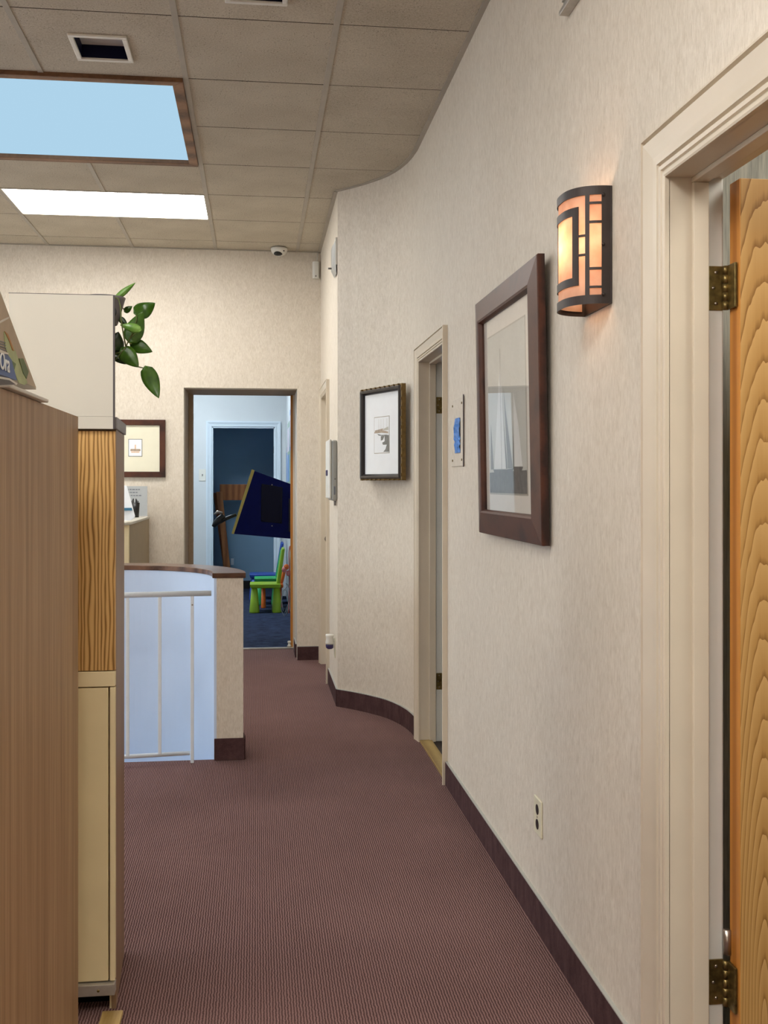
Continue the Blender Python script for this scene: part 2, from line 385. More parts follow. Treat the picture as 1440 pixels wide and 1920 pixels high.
# ceiling: backing, tiles, runners, edge angle
ceil = struct(MB().box(XL - .1, XR + .1, YN - .1, YB + .1, H + .16, H + .2), 'ceiling', 'void_black', 'suspended ceiling of speckled square tiles in a metal grid', 'ceiling')
def bound(y):       # x of the right wall at y
    if y >= 6.25: return XF
    if y <= 5.42: return XR
    for (xa, ya), (xb, yb) in zip(CURVE, CURVE[1:]):
        if ya <= y <= yb: return xa + (xb - xa) * (y - ya) / (yb - ya)
    return XR
g = .012
proto = MB().box(-T / 2 + g, T / 2 - g, -T / 2 + .004, T / 2 - .004, 0, .014).box(-T / 2 + g, T / 2 - g, -T / 2 - .0038, -T / 2 + .0038, .0005, .012, 1).build('ceiling_tile', ['ceiling_tile', 'joint_dark'], ceil)
used = False
VENTS = [(-.735, -.508, 4.185, 4.435), (-.115, .112, 3.59, 3.84)]
SKX = (XL + 3 * T, .304 - T); SKY_Y = (3.9856 + T, 3.9856 + 3 * T)
TROFF = [(.304 - 3 * T, 3.9856 + 4 * T), (.304 - 3 * T, 3.9856 - 5 * T), (.304 - 7 * T, 3.9856 + 4 * T), (.304 - 7 * T, 3.9856 - 2 * T), (.304 - 7 * T, 3.9856 - 7 * T), (.304 - 2 * T, 3.9856 - 7 * T), (.304 - 3 * T, 3.9856 - 10 * T)]  # first panel is real; the others are added out of view for light
for i in range(-8, 1):
    for j in range(-11, 7):
        x0 = .304 + i * T; y0 = 3.9856 + j * T; x1 = x0 + T; y1 = min(y0 + T, YB); cx, cy = x0 + T / 2, y0 + T / 2
        if SKX[0] < cx < SKX[1] and SKY_Y[0] < cy < SKY_Y[1]: continue
        if any(tx < cx < tx + 2 * T and ty < cy < ty + T for tx, ty in TROFF): continue
        hole = [v for v in VENTS if x0 < v[0] < x1 and y0 < v[2] < y1]
        if hole:
            a, b, c, d = hole[0]; a += .016; b -= .016; c += .016; d -= .016; X0, X1, Y0, Y1 = x0 + g, x1 - g, y0 + .003, y1 - .003
            MB().box(X0, a, Y0, Y1, H - .002, H + .012).box(b, X1, Y0, Y1, H - .002, H + .012).box(a, b, Y0, c, H - .002, H + .012).box(a, b, d, Y1, H - .002, H + .012)\
                .box(X0, X1, y0 - .0038, y0 + .0038, H - .0015, H + .01, 1).build('ceiling_tile', ['ceiling_tile', 'joint_dark'], ceil)
        elif i == 0 or y0 + T > YB:
            ys = [y0 + .003] + [y for _, y in CURVE if y0 < y < y1] + ([6.25 + 1e-4] if y0 < 6.25 < y1 else []) + [y1 - .003]
            ys = sorted(ys)
            xr = (lambda y: bound(y) - .002) if i == 0 else (lambda y: x1 - g)
            MB().prism([(x0 + g, ys[-1]), (x0 + g, ys[0])] + [(xr(y), y) for y in ys], H - .002, H + .012).box(x0 + g, xr(y0 + .001) - .002, y0 - .0038, y0 + .0038, H - .0015, H + .01, 1).build('ceiling_tile', ['ceiling_tile', 'joint_dark'], ceil)
        else:
            o = proto if not used else proto.copy()
            if used: C.objects.link(o)
            used = True; o.parent = ceil; o.location = (cx, cy, H - .002)
            o.rotation_euler = (0, 0, 0)
for i in range(-7, 1):
    x = .304 + i * T
    spans = [(YN, YB)]
    if SKX[0] < x < SKX[1] - .01: spans = [(YN, SKY_Y[0]), (SKY_Y[1], YB)]
    out = []
    for a, b in spans:
        cuts = sorted([(ty, ty + T) for tx, ty in TROFF if tx + .01 < x < tx + 2 * T - .01])
        for c0, c1 in cuts:
            if a < c0 < b: out.append((a, c0)); a = c1
        out.append((a, b))
    for a, b in out:
        MB().box(x - .012, x + .012, a, b, H - .006, H + .002).box(x - .001, x + .001, a, b, H + .002, H + .03).build('ceiling_runner', 'tee_paint', ceil, .0015)
ang = [(XR, YN)] + [(XR, 4.0)] + CURVE + [(XF, 6.26), (XF, YB)]
for k, (a, b) in enumerate(zip(ang, ang[1:])):
    d = (Vector(b) - Vector(a)); n = Vector((-d.y, d.x)).normalized() * .022
    if d.length < .02: continue
    MB().prism([a, b, (b[0] + n.x, b[1] + n.y), (a[0] + n.x, a[1] + n.y)], H - .008, H - .003).build('edge_angle', 'tee_paint', ceil)
MB().box(XL, XF, YB - .02, YB, H - .008, H - .003).build('edge_angle', 'tee_paint', ceil)
# baseboards (carpet strip with a grey binding on top)
def base_strip(name, path, label, side=1, zt=.102):
    e = thing(name, label, 'baseboard', (path[0][0], path[0][1], 0), kind='structure')
    t = .011; L = []
    for i, p in enumerate(path):
        a = Vector(path[max(i - 1, 0)]); b = Vector(path[min(i + 1, len(path) - 1)]); d = (b - a).normalized()
        n = Vector((-d.y, d.x)) * side; L.append((Vector(p), n))
    def strip(z0, z1, th): return [[(p.x, p.y, z0), (p.x + n.x * th, p.y + n.y * th, z0), (p.x + n.x * th, p.y + n.y * th, z1), (p.x, p.y, z1)] for p, n in L]
    MB().loft(strip(0, zt, t)).build('carpet_strip', 'carpet_base', e)
    MB().loft(strip(zt, zt + .003, t - .001)).build('binding', 'grey_plastic', e)
base_strip('baseboard_right', [(XR, D1[1] + .106), (XR, D2[0] - .076)], 'dark carpet baseboard along the wall under the sconce')
base_strip('baseboard_curve', [(XR, D2[1] + .076)] + CURVE, 'dark carpet baseboard bending round the curved wall')
base_strip('baseboard_far_right', [(XF, 6.25), (XF, D3[0] - .07)], 'short dark carpet baseboard between curved corner and far door')
base_strip('baseboard_back', [(XF - .012, YB), (OX1, YB)], 'short dark carpet baseboard beside the playroom doorway')
base_strip('baseboard_passage', [(OX1, YB + .12), (OX1, OY - .1)], 'dark carpet baseboard inside the playroom doorway', 1)
base_strip('baseboard_back_wall', [(OX0, YB), (XL, YB)], 'dark carpet baseboard along the end wall behind the half wall')

# ---------------------------------------------------------------- skylight, ceiling fixtures
sk = thing('skylight', 'large pale blue daylight panel in a wood frame in the ceiling', 'skylight', ((SKX[0] + SKX[1]) / 2, (SKY_Y[0] + SKY_Y[1]) / 2, H))
MB().box(SKX[0], SKX[1], SKY_Y[0], SKY_Y[1], H + .004, H + .014).build('panel', 'skylight_panel', sk)
fw = .047; zf0, zf1 = H - .02, H + .003; x0, x1 = SKX[0] + .013, SKX[1] - .013; y0, y1 = SKY_Y[0], SKY_Y[1]
for (a, b) in ([((x0, y0), (x1, y0)), ((x1 - fw, y0 + fw), (x0 + fw, y0 + fw))], [((x0, y1), (x1, y1)), ((x1 - fw, y1 - fw), (x0 + fw, y1 - fw))],
               [((x0, y0), (x0, y1)), ((x0 + fw, y1 - fw), (x0 + fw, y0 + fw))], [((x1, y0), (x1, y1)), ((x1 - fw, y1 - fw), (x1 - fw, y0 + fw))]):
    MB().prism([*a, *b], zf0, zf1).build('frame_board', 'trim_wood', sk, .002)
lab = ['bright white fluorescent ceiling panel beside the skylight'] + ['fluorescent ceiling panel over the reception area out of the photograph'] * 6
for k, (tx, ty) in enumerate(TROFF):
    t = thing('ceiling_light', lab[k], 'ceiling light', (tx + T, ty + T / 2, H), group='fluorescent ceiling panels' if k else None)
    a = .016
    MB().box(tx + a, tx + 2 * T - a, ty + a, ty + T - a, H + .001, H + .006).build('lens', 'troffer_lens', t)
    for q in ((tx, tx + 2 * T, ty, ty + a), (tx, tx + 2 * T, ty + T - a, ty + T), (tx, tx + a, ty + a, ty + T - a), (tx + 2 * T - a, tx + 2 * T, ty + a, ty + T - a)):
        MB().box(*q, H - .005, H + .004).build('frame', 'tee_paint', t)
def ceiling_vent(x0, x1, y0, y1, label):
    t = thing('recessed_ceiling_vent', label, 'vent', ((x0 + x1) / 2, (y0 + y1) / 2, H))
    f = .02
    for q in ((x0, x1, y0, y0 + f), (x0, x1, y1 - f, y1), (x0, x0 + f, y0 + f, y1 - f), (x1 - f, x1, y0 + f, y1 - f)):
        MB().box(*q, H - .012, H - .002).build('frame_bar', 'white_plastic', t, .003)
    a, b, c, d, zt = x0 + f, x1 - f, y0 + f, y1 - f, H + .05; q = .004
    MB().box(a - q, a, c - q, d + q, H - .002, zt).box(b, b + q, c - q, d + q, H - .002, zt).box(a, b, c - q, c, H - .002, zt).box(a, b, d, d + q, H - .002, zt).build('recess', 'navy_dark', t)
    MB().box(a - q, b + q, c - q, d + q, zt, zt + .004).build('inner_plate', 'white_plastic', t)
ceiling_vent(*VENTS[0], 'white framed square recess with dark inside beside the skylight')
ceiling_vent(*VENTS[1], 'white framed dark ceiling recess cut off by the top of the picture')
t = thing('dome_camera', 'small white dome security camera on the ceiling by the end wall', 'camera', (.165, 7.80, H))
MB().lathe([(.06, 0), (.062, -.012), (.056, -.03), (.045, -.045), (.0, -.062)], (0, 0, -.008)).build('housing', 'white_plastic', t, local=True)
MB().lathe([(.0, .028), (.02, .022), (.03, .006), (.033, -.006), (.02, -.014), (0, -.016)], (-.008, -.024, -.052), 16).build('lens', 'black', t, local=True)
MB().lathe([(0, .006), (.007, 0), (0, -.006)], (.034, -.046, -.036), 8).build('sensor_dot', 'black', t, local=True)

# ---------------------------------------------------------------- doors and casings
def casing(parent, xw, y0, y1, zt, W, mat, d=-1, prof=None):
    k = W / .105
    prof = prof or [(0, 0), (0, .010), (.004, .012), (.009, .012), (.011, .008), (.016, .008), (.018, .013), (.026, .014), (.0275, .006), (.031, .006), (.034, .015), (.052, .016), (.070, .019), (.090, .023), (.0935, .013), (.0965, .013), (.099, .024), (.105, .022), (.105, 0)]
    P = [(s * k, t * d) for s, t in prof]
    for name, sgn, yy in (('casing_side', -1, y0), ('casing_side', 1, y1)):
        MB().loft([[(xw + t, yy + sgn * s, 0) for s, t in P], [(xw + t, yy + sgn * s, zt + s) for s, t in P]]).build(name, mat, parent)
    MB().loft([[(xw + t, y0 - s, zt + s) for s, t in P], [(xw + t, y1 + s, zt + s) for s, t in P]]).build('casing_head', mat, parent)
def jamb(parent, y0, y1, zt, x0, x1, edge='jamb_white', xs=.886, xe=.92):
    j = .02
    for a, b, s in ((y0 - j, y0, 1), (y1, y1 + j, -1)):
        q = b if s == 1 else a
        MB().box(x0 - .001, xe, a, b, 0, zt + j).build('jamb', 'trim_paint', parent)
        MB().box(xs, xe, q, q + s * .011, 0, zt - .011).build('door_stop_strip', 'trim_paint', parent, .002)
        MB().box(xe, x1 + .001, a, b - (0 if s == 1 else 0), 0, zt + j).build('jamb_edge', edge, parent, .004)
    MB().box(x0 - .001, x1, y0, y1, zt, zt + j).build('head_jamb', 'trim_paint', parent)
    MB().box(xs, xe, y0, y1, zt - .011, zt).build('head_stop', 'trim_paint', parent, .002)
def hinge(parent, xh, yj, z0, z1, xe, yl0, yl1, pin=None):
    h = MB().box(xe + .003, xh - .003, yj - .003, yj + .001, z0, z1).build('hinge', 'brass_old', parent, .0012)
    MB().box(xh + .001, xh + .0065, yl0, yl1, z0, z1).build('hinge_leaf', 'brass_old', h, .0012)
    n = 5
    for k in range(n):
        za = z0 + (z1 - z0) * k / n; zb = z0 + (z1 - z0) * (k + 1) / n - .0012
        MB().tube([(xh - .001, yj - .009, za), (xh - .001, yj - .009, zb)], .0062, 10).build('knuckle', 'brass_old', h)
    for k in range(3):
        zz = z0 + (z1 - z0) * (.15 + .35 * k); xx = xe + (.012 if k == 1 else .018)
        MB().tube([(xx, yj - .0045, zz), (xx, yj - .002, zz)], .0034, 8).build('screw', 'steel', h)
    if pin: MB().tube([(xh + .002, yj - .009, pin[0]), (xh + .002, yj - .009, pin[1])], .0085, 12).build('hinge_pin_stop', 'steel', h)
t1 = thing('trim_1', 'cream moulded casing and jamb around the doorway of the oak door', 'door frame', (XR, 2.05, 0), kind='structure')
casing(t1, XR, D1[0], D1[1], DH, .105, 'trim_paint'); jamb(t1, D1[0], D1[1], DH, XR, XR + WT)
d1 = thing('door_1', 'oak door standing open into the side room', 'door', (.965, 2.02, 0), kind='structure')
MB().box(.967, .967 + .73, 1.998, 2.042, .012, 1.952).build('leaf', ['oak_door'], d1, .0015)
MB().box(.9655, .9675, 1.9985, 2.0415, .013, 1.951).build('edge_band', 'oak_edge', d1)
for z0, z1, pin in ((1.693, 1.784, None), (.264, .357, (.37, .42))): hinge(d1, .957, 2.05, z0, z1, .92, 2.004, 2.038, pin)
MB().tube([(1.63, 1.998, .93), (1.63, 1.95, .93)], .012).tube([(1.63, 1.955, .93), (1.53, 1.950, .93)], .009).build('door_handle', 'steel', d1)
t2 = thing('trim_2', 'cream moulded casing and jamb of the doorway at the start of the curved wall', 'door frame', (XR, 5.0, 0), kind='structure')
casing(t2, XR, D2[0], D2[1], DH, .075, 'trim_paint'); jamb(t2, D2[0], D2[1], DH, XR, XR + WT)
MB().box(XR - .004, XR + .06, D2[0], D2[1], 0, .012).build('threshold', 'threshold_wood', t2, .003)
d2 = thing('door_2', 'white door standing open inside the doorway by the blue taped plate', 'door', (.965, 5.3, 0), kind='structure')
MB().box(.967, .967 + .68, 5.278, 5.322, .012, 1.952).build('leaf', 'jamb_white', d2, .002)
for z0, z1 in ((1.70, 1.785), (.27, .355)): hinge(d2, .957, 5.33, z0, z1, .92, 5.284, 5.318)
t3 = thing('trim_3', 'cream casing of the far door behind the hand sanitizer dispenser', 'door frame', (XF, 7.4, 0), kind='structure')
casing(t3, XF, D3[0], D3[1], DH, .07, 'trim_paint'); jamb(t3, D3[0], D3[1], DH, XF, XF + WT, 'trim_paint', XF + .05, XF + .08)
d3 = thing('door_3', 'cream door shut in the far right wall', 'door', (XF + .09, 7.4, 0), kind='structure')
MB().box(XF + .082, XF + .112, D3[0] + .002, D3[1] - .002, .008, DH - .003).build('leaf', 'trim_paint', d3, .002)
MB().tube([(XF + .082, D3[1] - .06, .93), (XF + .04, D3[1] - .06, .93)], .011).lathe([(0, -.022), (.018, -.016), (.025, 0), (.018, .016), (0, .022)], (XF + .035, D3[1] - .06, .93), 12).build('door_knob', 'steel', d3)
t4 = thing('trim_4', 'brown wood strips edging the playroom doorway', 'door frame', (-.12, OY, 0), kind='structure')
MB().box(OX0, OX0 + .036, OY, OY + .06, 0, OZ).build('left_strip', 'wallpaper_shade', t4, .003)
MB().box(.272, .291, OY + .03, OY + .07, 0, OZ).build('right_strip', 'oak_edge', t4, .002)
MB().box(.291, OX1, OY + .02, OY + .09, 0, OZ).build('right_jamb', 'trim_paint', t4)
MB().box(OX0, OX1, OY - .01, OY + .025, 0, .012).build('threshold', 'alu', t4, .003)
t5 = thing('door_stopper', 'small white door stopper on the floor at the playroom threshold', 'door stopper', (.262, OY + .03, .012))
MB().lathe([(.016, 0), (.016, .012), (.01, .016), (.01, .03), (.015, .034), (.014, .046), (0, .05)], (0, 0, 0), 12).build('bumper', 'white_plastic', t5, local=True)
MB().lathe([(.02, 0), (.02, .003), (0, .003)], (0, 0, 0), 12).build('foot_plate', 'brass_old', t5, local=True)

# rooms seen through the doors
RY = 12.45
m = MB().box(-3.0, -.527, RY, RY + .12, 0, 2.95).box(-.527, .215, RY, RY + .12, 2.01, 2.95).box(.215, .5, RY, RY + .12, 0, 2.95)
struct(m, 'wall_playroom_back', 'room_blue', 'pale blue playroom wall around the closet doorway', 'wall')
struct(MB().box(.345, .5, OY + .1, RY, 0, 2.95), 'wall_playroom_right', 'room_blue', 'pale playroom wall hung with posters', 'wall')
struct(MB().box(-3.1, -3.0, OY + .1, RY + .12, 0, 2.95), 'wall_playroom_left', 'room_blue', 'pale playroom wall out of sight of the corridor', 'wall')
struct(MB().box(-3.0, OX0 - .3, OY + .0, OY + .1, 0, 2.95).box(OX0 - .3, .6, OY, OY + .1, OZ + .2, 2.95), 'wall_playroom_front', 'room_blue', 'playroom side of the corridor end wall', 'wall')
struct(MB().box(-3.1, .6, OY, 13.6, 2.95, 3.0), 'ceiling_playroom', 'mat_white', 'white ceiling of the playroom', 'ceiling')
struct(MB().box(-3.1, 1.1, OY, 13.6, -.05, .0), 'floor_playroom', 'carpet_navy', 'dark navy carpet of the playroom', 'floor')
m = MB().box(-1.5, 1.1, 13.42, 13.52, 0, 2.95).box(-1.6, -1.5, RY + .12, 13.52, 0, 2.95).box(1.0, 1.1, RY + .12, 13.42, 0, 2.95).box(.5, 1.1, RY, RY + .12, 0, 2.95)
struct(m, 'wall_closet', 'closet_blue', 'slate blue closet wall behind the wooden easel', 'wall')
struct(MB().box(-1.5, 1.0, 13.405, 13.42, 0, .1), 'baseboard_closet', 'black', 'black baseboard at the foot of the closet wall', 'baseboard')
t6 = thing('trim_5', 'white moulded casing around the closet doorway in the playroom', 'door frame', (-.15, RY, 0), kind='structure')
P = [(0, 0), (0, .010), (.012, .014), (.016, .010), (.03, .012), (.05, .02), (.066, .02), (.066, 0)]
for sgn, xx in ((-1, -.527), (1, .215)):
    MB().loft([[(xx + sgn * s, RY - q, 0) for s, q in P], [(xx + sgn * s, RY - q, 2.01 + s) for s, q in P]]).build('casing_side', 'casing_cool', t6)
    MB().box(xx, xx - sgn * .015, RY - .002, RY + .122, 0, 2.01).build('jamb', 'casing_cool', t6)
MB().loft([[(-.527 - s, RY - q, 2.01 + s) for s, q in P], [(.215 + s, RY - q, 2.01 + s) for s, q in P]]).build('casing_head', 'casing_cool', t6)
MB().box(-.527, .215, RY - .002, RY + .122, 1.995, 2.01).build('head_jamb', 'casing_cool', t6)
MB().box(.196, .2, RY + .03, RY + .06, 1.70, 1.78).build('strike_plate', 'black', t6)
t = thing('ceiling_light', 'cool white ceiling panel of the playroom', 'ceiling light', (-1.1, 11.0, 2.95))
MB().box(-1.7, -.5, 10.7, 11.3, 2.938, 2.948).build('lens', 'room_lens', t)
MB().box(-1.73, -.47, 10.67, 11.33, 2.944, 2.95).build('frame', 'tee_paint', t)
# office behind the oak door, dark room behind door 2
struct(MB().box(XR + WT, 2.9, 2.42, 2.52, 0, 2.6), 'wall_office_back', 'striped_paper', 'grey striped wallpaper showing above the oak door', 'wall')
struct(MB().box(2.9, 3.0, -.6, 2.52, 0, 2.6).box(XR + WT, 3.0, -.7, -.6, 0, 2.6), 'wall_office_far', 'striped_paper', 'grey wallpapered walls of the side room', 'wall')
struct(MB().box(XR + WT, 3.0, -.7, 2.52, 2.6, 2.65), 'ceiling_office', 'mat_white', 'white ceiling of the side room', 'ceiling')
struct(MB().box(XR + .04, 3.0, -.7, 2.52, -.05, 0), 'floor_office', 'floor_dark', 'dark floor of the side room', 'floor')
t = thing('ceiling_light', 'fluorescent ceiling panel of the side room', 'ceiling light', (1.9, 1.3, 2.6))
MB().box(1.4, 2.4, 1.0, 1.6, 2.59, 2.598).build('lens', 'office_lens', t)
MB().box(1.37, 2.43, .97, 1.63, 2.594, 2.6).build('frame', 'tee_paint', t)
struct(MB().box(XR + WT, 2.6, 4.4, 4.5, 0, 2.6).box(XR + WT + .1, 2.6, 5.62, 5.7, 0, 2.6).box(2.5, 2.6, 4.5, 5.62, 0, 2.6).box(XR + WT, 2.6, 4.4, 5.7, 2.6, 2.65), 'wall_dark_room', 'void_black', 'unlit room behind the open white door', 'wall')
struct(MB().box(XR + .04, 2.6, 4.4, 5.7, -.05, -.001), 'floor_dark_room', 'floor_dark', 'dark floor past the wooden threshold', 'floor')

# ---------------------------------------------------------------- curved half wall and railing
hw = thing('curved_half_wall', 'curved half wall with brown wood cap, white inside and wallpaper outside', 'half wall', (PC[0] + rm, 5.10, 0))
ain = arc(RI, 0, PI / 2, 24); aou = arc(RO, 0, PI / 2, 24); XE = XL
mid = arc(rm, 0, PI / 2, 24)
m = MB(); ring = []
pts_i = ain + [(XE, PC[1] + RI)]; pts_o = aou + [(XE, PC[1] + RO)]
def wallshell(pi, po, z0, z1): return MB().loft([[(a[0], a[1], z0), (b[0], b[1], z0), (b[0], b[1], z1), (a[0], a[1], z1)] for a, b in zip(pi, po)])
pts_m = arc(RI + .012, 0, PI / 2, 24) + [(XE, PC[1] + RI + .012)]
wallshell(pts_m, pts_o, 0, .88).build('body', 'wallpaper', hw)
pin = [(p[0], p[1]) for p in pts_i]
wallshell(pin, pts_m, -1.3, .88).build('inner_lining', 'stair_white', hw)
wallshell(arc(RI - .008, -.012, PI / 2, 24) + [(XE, PC[1] + RI - .008)], arc(RO + .012, -.012, PI / 2, 24) + [(XE, PC[1] + RO + .012)], .88, .905).build('cap', 'cap_wood', hw, .003)
MB().box(PC[0] + RI + .001, PC[0] + RO + .006, 5.088, 5.1, 0, .105).build('end_baseboard', 'carpet_base', hw, .002)
wallshell(arc(RO, 0, PI / 2, 24), arc(RO + .011, 0, PI / 2, 24), 0, .102).build('side_baseboard', 'carpet_base', hw)
rl = thing('stair_railing', 'white metal railing with thin balusters in front of the stairwell', 'railing', (-.306, 5.10, 0))
ya, yb = 5.075, 5.03
MB().tube([(-.217, ya, .81), (-1.3, yb - .06, .81)], .0135, 14).build('top_rail', 'rail_white', rl)
MB().tube([(-.318, ya, .045), (-1.3, yb - .06, .045)], .010, 12).build('bottom_rail', 'rail_white', rl)
for k, x in enumerate((-.307, -.458, -.606, -.757, -.908, -1.06, -1.21)):
    y = ya + (yb - .06 - ya) * (-.217 - x) / 1.083
    post = k % 3 == 0
    MB().box(x - .008, x + .008, y - .006, y + .006, .0 if post else .05, .80).build('post' if post else 'baluster', 'rail_white', rl, .002)
    if post: MB().tube([(x + .001, y - .0055, .757), (x + .001, y - .0085, .757)], .004, 8).build('bolt', 'steel', rl)

# ---------------------------------------------------------------- cabinets at the left
c1 = thing('wood_laminate_cabinet', 'tall brown wood laminate cabinet carrying the brochure stand', 'cabinet', (-.7, 1.9, 0))
MB().box(-.42 - .018, -.42, .9, 2.54, 0, 1.495).build('side_panel', 'laminate_oak', c1, .001)
MB().box(-.95, -.439, 2.522, 2.54, 0, 1.495).build('end_panel', 'laminate_oak', c1, .001)
MB().box(-.95, -.439, .9, 2.521, 1.47, 1.494).build('top', 'laminate_side', c1, .001)
MB().box(-.95, -.439, .9, 2.521, .08, .1).box(-.95, -.93, .9, 2.521, 0, 1.469).build('carcass', 'laminate_side', c1)
c2 = thing('cream_cabinet', 'narrow cabinet with oak upper panel and cream lower door', 'cabinet', (-.49, 2.88, 0))
XS = -.355
XB = -.375
MB().prism([(XS - .012, 2.7165), (XS, 2.7165), (XB, 3.04), (XB - .012, 3.04)], 0, 1.474).build('side_panel', 'laminate_side', c2, .001)
MB().prism([(-.62, 2.7175), (XS - .0135, 2.7175), (XB - .0125, 3.04), (-.62, 3.04)], .052, 1.474).build('carcass', 'laminate_side', c2)
MB().box(-.62, XS - .0005, 2.70, 2.716, .864, 1.469).build('oak_panel', 'oak_panel', c2, .001)
MB().box(-.62, XS - .0005, 2.696, 2.716, .824, .862).build('rail', 'cream_trim', c2, .0015)
MB().box(XS - .0135, XS - .0005, 2.698, 2.716, .08, .822).build('stile', 'cream_trim', c2, .0015)
MB().box(-.62, XS - .0175, 2.699, 2.716, .08, .821).build('door', 'cream_metal', c2, .002)
b_ = MB().box(-.62, XS, 2.685, 2.716, .049, .077).build('kick_plate', 'alu', c2, .0015)
MB().tube([(-.395, 2.6855, .063), (-.395, 2.683, .063)], .0035, 8).build('screw', 'brass_old', b_)
MB().box(-.62, -.372, 2.76, 2.77, 0, .05).build('toe_kick', 'void_black', c2)
MB().box(-.372, XS - .004, 2.72, 2.74, 0, .05).build('toe_stile', 'cream_trim', c2)
MB().prism([(-.62, 2.702), (XS + .004, 2.702), (XB + .004, 3.05), (-.62, 3.05)], 1.475, 1.505).build('counter_slab', 'slab_grey', c2, .001)
MB().box(-.385, -.334, 2.60, 2.685, 0, .012).build('foot_block', 'threshold_wood', c2, .002)
MB().box(-.612, -.3595, 2.688, 2.7015, 1.474, 1.505).build('counter_lip', 'panel_white', c2)
MB().box(-.3595, -.3555, 2.688, 2.7015, 1.474, 1.505).build('lip_edge', 'edge_dark', c2)
ps = thing('shelf_unit', 'flat white back panel of a small shelf unit standing on the cream cabinet', 'shelf', (-.485, 2.8, 1.505))
MB().box(-.612, -.3595, 2.688, 2.7, 1.5055, 1.81).build('back_panel', 'panel_white', ps)
MB().box(-.3595, -.3555, 2.688, 2.7, 1.5055, 1.81).build('edge_strip', 'edge_dark', ps)
MB().box(-.613, -.36, 2.688, 2.70, 1.81, 1.8115).build('top_edge', 'edge_dark', ps)
MB().box(-.605, -.400, 2.7, 2.93, 1.742, 1.76).build('shelf_board', 'panel_white', ps)
MB().box(-.605, -.590, 2.7, 2.93, 1.505, 1.742).build('shelf_side', 'panel_white', ps)
MB().box(-.42, -.405, 2.7, 2.93, 1.505, 1.742).build('shelf_side', 'panel_white', ps)

# brochure stand on the wood laminate cabinet
bs = thing('brochure_stand', 'tilted white leaflet stand printed with green leaves on the wood cabinet', 'brochure stand', (-.46, 2.0, 1.495))
MB().box(-.60, -.408, 1.80, 2.125, 1.496, 1.503).build('base_plate', 'stand_white', bs, .002)
# sloping back board: seen in profile it leans away from the corridor end of the base
def slope(px, py, x): return on_x(px, py, x)
A = slope(68, 729, -.43); B = slope(-40, 440, -.43)
dv = (B - A)
def bq(s, t):    # s along the slope up, t across (away from the corridor)
    return Vector((-.43 - t, A.y + dv.y * s, A.z + dv.z * s))
MB().add([bq(0, 0), bq(0, .22), bq(1, .22), bq(1, 0)], [(0, 1, 2, 3)]).build('board', 'stand_white', bs, thick=.004)
nrm = Vector((0, -dv.z, dv.y)).normalized(); nrm = nrm if nrm.y < 0 else -nrm
def side_face(name, pts, mat, off):  # thin printed wedge on the corridor side of the stand
    vs = [on_x(px, py, -.428 + off) for px, py in pts]; n = len(vs)
    MB().add(vs + [v + Vector((-.0012, 0, 0)) for v in vs], [tuple(range(n)), tuple(range(2 * n - 1, n - 1, -1))] + [(i, (i + 1) % n, n + (i + 1) % n, n + i) for i in range(n)]).build(name, mat, bs)
side_face('leaflet', [(68, 727), (-40, 680), (-40, 440), (20, 600)], 'paper_tan', 0)
side_face('printed_band', [(17, 594), (-40, 622), (-40, 628), (17, 597)], 'stand_white', .0014)
side_face('printed_green', [(36, 718), (24, 690), (10, 650), (8, 622), (17, 634), (30, 660), (40, 690), (52, 718), (46, 722)], 'paper_green', .0012)
side_face('printed_leaf', [(36, 672), (44, 672), (54, 697), (50, 710), (44, 700)], 'paper_leaf', .0022)
side_face('printed_leaf', [(22, 676), (30, 682), (27, 694)], 'paper_leaf', .0022)
side_face('printed_stem', [(9, 621), (15, 626), (20, 638), (27, 658), (24, 657), (18, 640)], 'paper_orange', .0022)
for k in range(7):
    y = 640 + k * 5
    side_face('printed_line', [(-20, y - 8), (11 + k * .6, y + 2), (11 + k * .6, y + 3.4), (-20, y - 6.6)], 'ink_grey', .0022)
bx = thing('blue_sample_box', 'small blue box with white letters Ora in the leaflet stand', 'box', (-.41, 1.83, 1.52))
def sheet(name, pts, mat, xx, parent, th=.0012):
    vs = [on_x(px, py, xx) for px, py in pts]; n = len(vs)
    return MB().add(vs + [v + Vector((-th, 0, 0)) for v in vs], [tuple(range(n)), tuple(range(2 * n - 1, n - 1, -1))] + [(i, (i + 1) % n, n + (i + 1) % n, n + i) for i in range(n)]).build(name, mat, parent)
sheet('box_body', [(-40, 640), (0, 661), (15, 665), (22, 675), (32, 713), (0, 702), (-40, 690)], 'box_blue', -.405, bx, .018)
sheet('tray_lip', [(-40, 703), (0, 706), (18, 709), (33, 719), (31, 722), (18, 723), (0, 722), (-40, 720)], 'stand_white', -.400, bx, .006)
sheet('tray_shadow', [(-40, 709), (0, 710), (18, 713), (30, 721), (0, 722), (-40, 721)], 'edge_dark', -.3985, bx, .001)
sheet('lid_edge', [(-40, 634), (0, 655), (16, 662), (16, 665), (0, 661), (-40, 640)], 'stand_white', -.403, bx, .02)
txc = bpy.data.curves.new('lettering', 'FONT'); txc.body = 'Ora'; txc.size = .040; txc.extrude = .0004; txc.offset = .0004
txo = bpy.data.objects.new('lettering', txc); C.objects.link(txo); txc.materials.append(M['mat_white'])
p = on_x(0, 690, -.4035); e = on_x(21, 700, -.4035); d = (e - p).normalized(); up = Vector((0, 0, 1)); up = (up - d * up.dot(d)).normalized()
nn = d.cross(up)
me_ = bpy.data.meshes.new_from_object(txo); bpy.data.objects.remove(txo); txo = bpy.data.objects.new('lettering', me_); C.objects.link(txo)
txo.parent = bx; txo.matrix_world = Matrix.Identity(4)
txo.matrix_basis = Matrix.Translation(p - wloc(bx)) @ Matrix((d, up, nn)).transposed().to_4x4()

